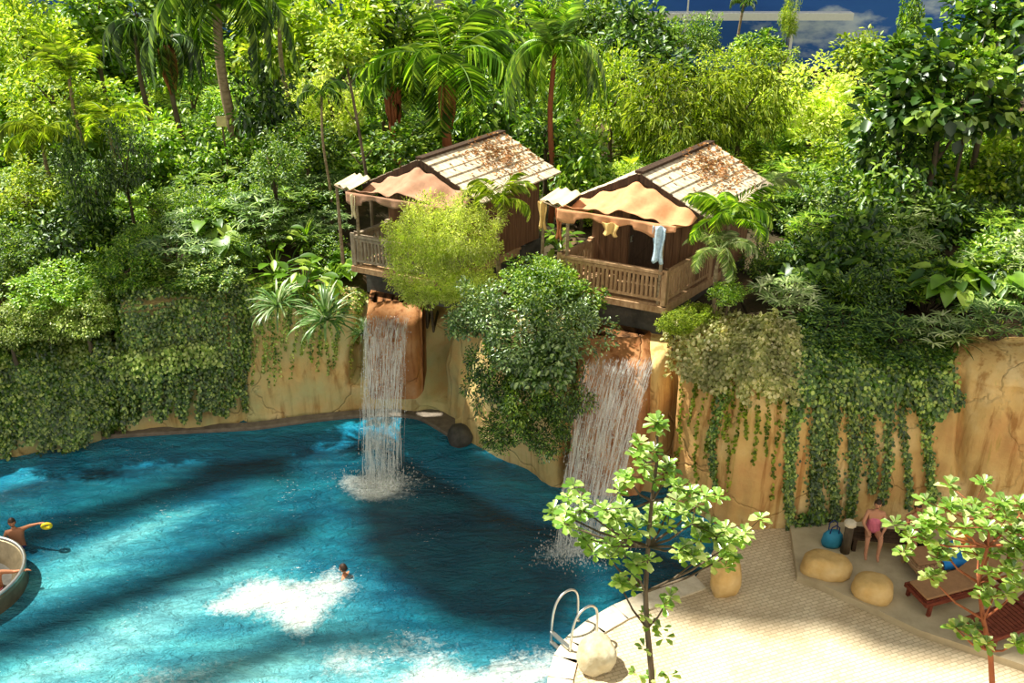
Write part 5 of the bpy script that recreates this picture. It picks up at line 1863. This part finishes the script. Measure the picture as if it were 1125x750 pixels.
# ------------------------------------------------------------------ people
def person(name_label, joints, edges, radii, skin, head, look, hair='hair', clothes=(), hands=(), parent=None):
    """joints: dict of points; one continuous skinned body; head shaped with face, hair as a child."""
    import bmesh
    keys = list(joints)
    vs = [tuple(joints[k]) for k in keys]
    es = [(keys.index(a), keys.index(b)) for a, b in edges]
    rr = [radii[k] for k in keys]
    # fingers
    for (wrist, hd, side) in hands:
        w = Vector(joints[wrist])
        hd = Vector(hd).normalized()
        side = Vector(side).normalized()
        palm = w + hd * .07
        vs.append(tuple(palm)); rr.append(.026); pi = len(vs) - 1
        es.append((keys.index(wrist), pi))
        down = hd.cross(side)
        for k, l in enumerate((.065, .075, .07, .055)):
            p1 = palm + side * (.03 - .02 * k) + hd * .03
            p2 = p1 + hd * l * .6 + down * .008
            p3 = p2 + hd * l * .5 + down * .025
            b = len(vs)
            vs += [tuple(p1), tuple(p2), tuple(p3)]
            rr += [.0095, .0085, .007]
            es += [(pi, b), (b, b + 1), (b + 1, b + 2)]
        t1 = w + hd * .035 + side * .035
        t2 = t1 + hd * .03 + side * .025
        b = len(vs)
        vs += [tuple(t1), tuple(t2)]
        rr += [.011, .009]
        es += [(pi, b), (b, b + 1)]
    me = bpy.data.meshes.new('body')
    me.from_pydata(vs, es, [])
    root = link('person', me)
    sk = root.modifiers.new('skin', 'SKIN')
    for i, v in enumerate(me.skin_vertices[0].data):
        v.radius = (rr[i], rr[i])
        v.use_root = keys[i] == 'pelvis' if i < len(keys) else False
    ss = root.modifiers.new('sub', 'SUBSURF')
    ss.levels = ss.render_levels = 2
    sk.use_smooth_shade = True
    me.materials.append(M[skin])
    tag(root, name_label, 'person')
    # head
    bm = bmesh.new()
    bmesh.ops.create_uvsphere(bm, u_segments=20, v_segments=16, radius=1)
    for v in bm.verts:
        c = v.co
        x, y, z = c.x * .076, c.y * .092, c.z * .118
        if z < 0:
            x *= 1 + z * 2.6
            y *= 1 + z * 1.2
        if c.y < -.86 and -.25 < c.z < .12:
            y -= .016 * (1 - abs(c.x) * 4) if abs(c.x) < .25 else 0
        if c.y < -.8 and .05 < c.z < .25 and .2 < abs(c.x) < .5:
            y += .007
        v.co = (x, y, z)
    for sx in (-1, 1):
        r = bmesh.ops.create_icosphere(bm, subdivisions=2, radius=1, matrix=Matrix.Translation((sx * .078, .005, -.005)) @ Matrix.Diagonal((.010, .018, .030, 1)))
    for f in bm.faces:
        f.smooth = True
    hm = bpy.data.meshes.new('head')
    bm.to_mesh(hm)
    bm.free()
    hm.materials.append(M[skin])
    ho = link('head', hm, root, head, look)
    m = MB()
    for sx in (-1, 1):
        m.tube([(sx * .03, -.079, .012), (sx * .03, -.088, .012)], [.010, .006], 8)
    m.tube([(-.022, -.083, -.052), (0, -.090, -.055), (.022, -.083, -.052)], [.003, .006, .003], 6)
    m.build('eyes_and_mouth', M['eye'], ho)
    bm = bmesh.new()
    bmesh.ops.create_uvsphere(bm, u_segments=20, v_segments=14, radius=1)
    dele = [v for v in bm.verts if v.co.z < -.35 or (v.co.y < -.45 and v.co.z < .42)]
    bmesh.ops.delete(bm, geom=dele, context='VERTS')
    for v in bm.verts:
        n_ = 1 + .05 * noise.noise(v.co * 5)
        v.co = (v.co.x * .085 * n_, v.co.y * .101 * n_ + .004, v.co.z * .126 * n_ + .004)
    hh = bpy.data.meshes.new('hair')
    bm.to_mesh(hh)
    bm.free()
    hh.materials.append(M[hair])
    ha = link('hair', hh, ho)
    md = ha.modifiers.new('t', 'SOLIDIFY')
    md.thickness = .012
    for cn, jt, ed, rd, mt in clothes:
        kk = list(jt)
        m2 = bpy.data.meshes.new(cn)
        m2.from_pydata([tuple(joints[k]) if isinstance(joints.get(k), (tuple, Vector)) and jt[k] is None else tuple(jt[k]) for k in kk], [(kk.index(a), kk.index(b)) for a, b in ed], [])
        c_ = link(cn, m2, root)
        s_ = c_.modifiers.new('skin', 'SKIN')
        for i, v in enumerate(m2.skin_vertices[0].data):
            v.radius = (rd[i] * 1.13, rd[i] * 1.13)
            v.use_root = i == 0
        u_ = c_.modifiers.new('sub', 'SUBSURF')
        u_.levels = u_.render_levels = 2
        m2.materials.append(M[mt])
    return root


def figure(at, rz, label, pose, skin='skin', cloth_=('swimsuit', 'navy'), hair='hair'):
    """Poses: swim (breast deep), wave (one arm raised), sit, recline. at = where the pelvis or seat is."""
    J = dict(pelvis=(0, 0, 0), waist=(0, 0, .17), chest=(0, 0, .36), neck=(0, -.01, .50), nape=(0, -.015, .58))
    E = [('pelvis', 'waist'), ('waist', 'chest'), ('chest', 'neck'), ('neck', 'nape')]
    R = dict(pelvis=.145, waist=.125, chest=.15, neck=.06, nape=.05)
    J.update(shL=(.17, 0, .45), shR=(-.17, 0, .45), hipL=(.09, 0, -.06), hipR=(-.09, 0, -.06))
    R.update(shL=.058, shR=.058, hipL=.095, hipR=.095)
    E += [('chest', 'shL'), ('chest', 'shR'), ('pelvis', 'hipL'), ('pelvis', 'hipR')]
    if pose == 'swim':
        J.update(elL=(.30, -.18, .34), wrL=(.22, -.42, .38), elR=(-.30, -.18, .34), wrR=(-.24, -.40, .36), knL=(.10, -.05, -.5), knR=(-.10, .1, -.48), anL=(.1, .2, -.85), anR=(-.1, .35, -.8))
        hands = [('wrL', (-.2, -1, 0), (-1, 0, 0)), ('wrR', (.2, -1, 0), (1, 0, 0))]
    elif pose == 'wave':
        J.update(elL=(.36, -.12, .58), wrL=(.56, -.22, .66), elR=(-.28, -.05, .22), wrR=(-.26, -.28, .16), knL=(.10, -.1, -.5), knR=(-.10, .05, -.5), anL=(.1, .05, -.9), anR=(-.1, .15, -.9))
        hands = [('wrL', (1, -.3, .2), (0, -1, .3)), ('wrR', (.2, -1, 0), (1, 0, 0))]
    elif pose == 'tub':
        J.update(elL=(.42, -.08, .38), wrL=(.58, -.22, .44), elR=(-.40, -.05, .36), wrR=(-.56, -.2, .44), knL=(.13, -.46, .06), knR=(-.13, -.46, .06), anL=(.13, -.6, -.34), anR=(-.13, -.6, -.34))
        hands = [('wrL', (1, -.4, 0), (0, -1, .2)), ('wrR', (-1, -.4, 0), (0, -1, .2))]
    else:  # sit
        J.update(elL=(.25, -.14, .22), wrL=(.15, -.38, .16), elR=(-.25, -.14, .22), wrR=(-.15, -.38, .16), knL=(.14, -.45, .02), knR=(-.14, -.45, .02), anL=(.13, -.50, -.38), anR=(-.13, -.50, -.38))
        hands = [('wrL', (-.2, -1, -.2), (-1, 0, 0)), ('wrR', (.2, -1, -.2), (1, 0, 0))]
    J['toL'] = tuple(Vector(J['anL']) + Vector((0, -.17, -.03)))
    J['toR'] = tuple(Vector(J['anR']) + Vector((0, -.17, -.03)))
    for s in 'LR':
        R.update({'el' + s: .040, 'wr' + s: .026, 'kn' + s: .058, 'an' + s: .038, 'to' + s: .028})
        E += [('sh' + s, 'el' + s), ('el' + s, 'wr' + s), ('hip' + s, 'kn' + s), ('kn' + s, 'an' + s), ('an' + s, 'to' + s)]
    cl_ = [(cloth_[0], {'a': (0, 0, -.08), 'b': (0, 0, .0), 'c': (0, 0, .08)}, [('a', 'b'), ('b', 'c')], [.155, .162, .14], cloth_[1])]
    if cloth_[0] != 'swim_shorts':
        cl_[0] = (cloth_[0], {'a': (0, 0, -.08), 'b': (0, 0, .05), 'c': (0, 0, .2), 'd': (0, 0, .38)}, [('a', 'b'), ('b', 'c'), ('c', 'd')], [.155, .158, .138, .163], cloth_[1])
    o = person(label, J, E, R, skin, (0, -.03, .70), (.1, 0, 0), hair, cl_, hands)
    o.location = at
    o.rotation_euler = (0, 0, rz)
    o.scale = (.8, .8, .8)
    return o


p = at_z(379, 632, 0)
figure((p.x, p.y, -.40), math.radians(-110), 'swimmer with dark hair, head above water at the right end of the white glare', 'swim', 'skin_tan', ('swim_shorts', 'navy'))
p = at_z(21, 600, 0)
figure((p.x, p.y, .02), math.radians(20), 'person standing waist deep at the left edge stretching one arm with a yellow ring', 'wave', 'skin_tan', ('swim_shorts', 'navy'))
# yellow swim ring held in the stretched hand
m = MB()
R_ = .075
q = Matrix.Rotation(math.radians(20), 4, 'Z') @ Vector((.74 * .8, -.30 * .8, .60 * .8)) + Vector((p.x, p.y, .02))
m.tube([(R_ * math.cos(a * PI / 10), 0, R_ * math.sin(a * PI / 10)) for a in range(21)], .03, 8, False)
o = m.build('swim_ring', M['yellow_rubber'], None, True, q)
o.rotation_euler = (.4, 0, .3)
tag(o, 'small yellow swim ring in the hand of the person at the left edge', 'swim ring')

# round steel-rimmed basin at the left edge
c = at_z(-37, 650, 0)
root = empty('whirlpool_basin', (c.x, c.y, 0))
tag(root, 'round steel-rimmed basin cut by the left edge, with a bather inside', 'basin')
R1 = 64 / F * depth(c)
m = MB()
NS = 48
prof = [(R1 * .98, -.3), (R1 * 1.0, .26), (R1 * 1.02, .36), (R1 * .99, .40), (R1 * .94, .37), (R1 * .80, .18), (R1 * .74, .12), (R1 * .72, -.3)]
vs = [(r * math.cos(2 * PI * k / NS), r * math.sin(2 * PI * k / NS), z) for k in range(NS) for r, z in prof]
n = len(prof)
fs = [(k * n + j, ((k + 1) % NS) * n + j, ((k + 1) % NS) * n + j + 1, k * n + j + 1) for k in range(NS) for j in range(n - 1)]
m.add(vs, fs)
m.build('shell', M['bronze'], root, True)
m = MB()
m.tube([(R1 * 1.0 * math.cos(2 * PI * k / NS), R1 * math.sin(2 * PI * k / NS), .40) for k in range(NS + 1)], .035, 8, False)
m.build('rim', M['steel'], root, True)
m = MB()
m.add([(0, 0, .06)] + [(R1 * .76 * math.cos(2 * PI * k / NS), R1 * .76 * math.sin(2 * PI * k / NS), .06) for k in range(NS)], [(0, 1 + k, 1 + (k + 1) % NS) for k in range(NS)])
m.build('basin_water', M['plinth'], root)
figure((c.x + R1 * .52, c.y + R1 * .02, .02), math.radians(35), 'bather sitting in the round basin with arms spread on its edge', 'tub', 'skin_tan', ('swim_shorts', 'pink'))

# seated people in the shade under the ivy
bz = .30
bc = at_z(975, 606, bz)
root = empty('bench', (bc.x, bc.y + .1, bz), math.radians(-8))
root.scale = (.8, .8, .8)
tag(root, 'low dark bench at the foot of the wall carrying two people', 'bench')
m = MB()
for k in range(4):
    m.box((0, -.18 + k * .12, .36), (1.7, .10, .05))
m.build('seat', M['dark_wood'], root)
for x in (-.75, .75):
    m = MB()
    m.box((x, 0, .17), (.08, .44, .34))
    m.build('leg', M['dark_wood'], root)
R8 = Matrix.Rotation(math.radians(-8), 3, 'Z')
for dx, lab, sk, clo, dr in ((-.30, 'person in a pink swimsuit sitting on the dark bench under the ivy', 'skin', ('swimsuit', 'pink'), -.1), (.38, 'person in dark swim shorts sitting on the dark bench, nearer the young tree', 'skin_tan', ('swim_shorts', 'navy'), .25)):
    q = Vector(root.location) + R8 @ Vector((dx, 0, .43))
    figure(tuple(q), math.radians(-8) + dr, lab, 'sit', sk, clo)
q = Vector(root.location) + R8 @ Vector((-.98, -.05, 0))
m = MB()
for (zz, a, b) in ((0, .17, .11), (.08, .2, .14), (.24, .18, .12), (.33, .12, .06)):
    m.v += [(a * math.cos(t * PI / 8), b * math.sin(t * PI / 8), zz) for t in range(16)]
for j in range(3):
    for t in range(16):
        m.f.append((j * 16 + t, j * 16 + (t + 1) % 16, (j + 1) * 16 + (t + 1) % 16, (j + 1) * 16 + t)); m.mi.append(0)
m.f.append(tuple(range(16))[::-1]); m.mi.append(0)
m.f.append(tuple(48 + t for t in range(16))); m.mi.append(0)
root2 = empty('beach_bag', tuple(q))
tag(root2, 'blue beach bag on the terrace left of the seated people', 'bag')
m.build('body', M['teal_bag'], root2, True)
for s in (-1, 1):
    m = MB()
    m.tube([(-.08, s * .05, .31), (-.07, s * .07, .46), (0, s * .08, .52), (.07, s * .07, .46), (.08, s * .05, .31)], .012, 6)
    m.build('strap', M['navy'], root2)

# wooden post with pale cap
q = at_z(928, 606, bz)
root = empty('wooden_post', tuple(q))
tag(root, 'short wooden post with a pale cap at the foot of the ivy', 'post')
m = MB()
m.tube([(0, 0, 0), (.01, 0, .3), (0, 0, .62)], [.09, .08, .08], 9)
m.build('shaft', M['bark'], root, True)
m = MB()
m.tube([(0, 0, .62), (0, 0, .68), (0, 0, .70)], [.11, .11, .06], 9)
m.build('cap', M['kerb'], root)


# sun loungers
def lounger(px, py, rz, label, wood, pad, back=35):
    q = at_z(px, py, bz)
    root = empty('sun_lounger', tuple(q), rz)
    root.scale = (.86, .86, .86)
    tag(root, label, 'sun lounger')
    m = MB()
    for s in (-.31, .31):
        m.box((0, s, .30), (1.9, .05, .09))
    for x in (-.93, -.3, .3, .93):
        m.box((x, 0, .30), (.05, .62, .07))
    m.build('frame', M[wood], root)
    for x in (-.82, .82):
        for s in (-.31, .31):
            m = MB()
            m.box((x, s, .13), (.07, .06, .27))
            m.build('leg', M[wood], root)
    m = MB()
    for k in range(12):
        m.box((-.88 + k * .095, 0, .355), (.075, .58, .02))
    m.build('seat_slats', M[wood], root)
    a = math.radians(back)
    m = MB()
    for k in range(8):
        d = .05 + k * .09
        m.box((.25 + d * math.cos(a), 0, .36 + d * math.sin(a)), (.07, .58, .02), Matrix.Rotation(-a, 3, 'Y'))
    for s in (-.28, .28):
        m.bar((.25, s, .345), (.25 + .76 * math.cos(a), s, .345 + .76 * math.sin(a)), .04, .03)
    m.build('backrest', M[wood], root)
    if pad:
        m = MB()
        m.box((-.33, 0, .40), (1.14, .54, .06))
        m.box((.27 + .37 * math.cos(a) - .03, 0, .41 + .37 * math.sin(a)), (.76, .54, .06), Matrix.Rotation(-a, 3, 'Y'))
        o = m.build('cushion', M[pad], root)
        bv = o.modifiers.new('b', 'BEVEL')
        bv.width, bv.segments = .025, 3
    return root


lounger(1046, 655, math.radians(18), 'dark red wooden lounger with a brown cushion, nearest the boulders', 'red_wood', 'cushion')
lounger(1112, 690, math.radians(22), 'bare dark red wooden lounger at the right edge below the cushioned one', 'red_wood', None)
lg = lounger(1040, 622, math.radians(12), 'wooden lounger by the wall with a blue towel thrown on it', 'rail_wood', 'cushion', 15)
for dx, dy, mt, nm, lab, w in ((-.10, -.05, 'towel_blue', 'towel', 'bright blue towel spread on the wooden lounger by the wall', .5), (.42, .05, 'towel_orange', 'towel', 'small orange towel folded beside the blue one', .22)):
    q = Vector(lg.location) + Matrix.Rotation(lg.rotation_euler.z, 3, 'Z') @ Vector((dx * .86, dy, .385))
    if mt == 'towel_orange':
        q.z += .06

    def fn(s, t, w=w):
        return ((s - .5) * w, (t - .5) * .62, .012 * math.sin(s * 14) + .01 * math.sin(t * 9) - (.12 * max(0, abs(t - .5) - .42) / .08))
    o = cloth(nm, fn, 14, 14, mt, None, .012)
    o.location, o.rotation_euler = q, (0, 0, lg.rotation_euler.z)
    tag(o, lab, 'towel')

# ------------------------------------------------------------------ light
sd = bpy.data.lights.new('sun', 'SUN')
sd.energy = 9.5
sd.angle = math.radians(1.4)
sd.color = (1.0, .95, .80)
so = link('sun', sd)
EL, AZ = math.radians(60), math.radians(-70)
d = Vector((math.sin(AZ) * math.cos(EL), math.cos(AZ) * math.cos(EL), math.sin(EL)))
so.rotation_euler = d.to_track_quat('Z', 'Y').to_euler()

def shade_panel(pxs, zt, zr=26.0, name='added_shade_panel'):
    """An added, unseen blocker high overhead, shaped so its shade falls on the given spots."""
    V = []
    for px, py in pxs:
        q = at_z(px, py, zt)
        V.append(q + d * ((zr - zt) / d.z))
    m = MB()
    n = len(V)
    m.add([tuple(v) for v in V] + [(v.x, v.y, v.z + .3) for v in V], [tuple(range(n)), tuple(range(n, 2 * n))[::-1]] + [(i, n + i, n + (i + 1) % n, (i + 1) % n) for i in range(n)])
    tag(m.build(name, M['grey_panel']), kind='structure')


shade_panel([(-80, 720), (330, 566), (345, 585), (-60, 745)], 0)  # blockers added out of view to shape the shade on pool, jungle and patio
shade_panel([(-80, 610), (230, 512), (250, 530), (-80, 640)], 0)
shade_panel([(120, 760), (330, 690), (440, 690), (470, 705), (330, 712), (200, 765)], 0)
shade_panel([(380, 520), (500, 480), (640, 540), (640, 650), (600, 700), (490, 690), (400, 610)], 0)
shade_panel([(880, 250), (1060, 240), (1060, 385), (880, 380)], 4.0)
shade_panel([(60, 190), (170, 190), (170, 290), (60, 290)], 4.5)
shade_panel([(650, 600), (800, 560), (1240, 560), (1240, 748), (1150, 742), (1070, 728), (1020, 722), (963, 716), (910, 688), (840, 690), (747, 681), (690, 668)], .2)
w = bpy.data.worlds.new('world')
SC.world = w
w.use_nodes = True
nt = w.node_tree
nt.nodes.clear()
tc = nd(nt, 'ShaderNodeTexCoord')
# daylight through the hall roof: brighter towards the glazed side behind the photographer
dt = nd(nt, 'ShaderNodeVectorMath', operation='DOT_PRODUCT')
nt.links.new(tc.outputs['Generated'], dt.inputs[0])
dt.inputs[1].default_value = (0.12, -0.86, 0.48)
col = ramp(nt, dt.outputs['Value'], [(0.0, (.20, .23, .26)), (.35, (.34, .36, .35)), (1.0, (1.15, 1.05, .84))])
bg = nd(nt, 'ShaderNodeBackground', Strength=1.0)
nt.links.new(col, bg.inputs[0])
wo = nd(nt, 'ShaderNodeOutputWorld')
nt.links.new(bg.outputs[0], wo.inputs[0])

SC.view_settings.view_transform = 'Standard'
SC.view_settings.look = 'None'
SC.view_settings.exposure = 0.12
SC.view_settings.gamma = 1.0
SC.view_settings.use_curve_mapping = False
SC.cycles.max_bounces = 6
SC.cycles.diffuse_bounces = 3
SC.cycles.transparent_max_bounces = 24
SC.cycles.use_denoising = True
print('objects', len(SC.objects))
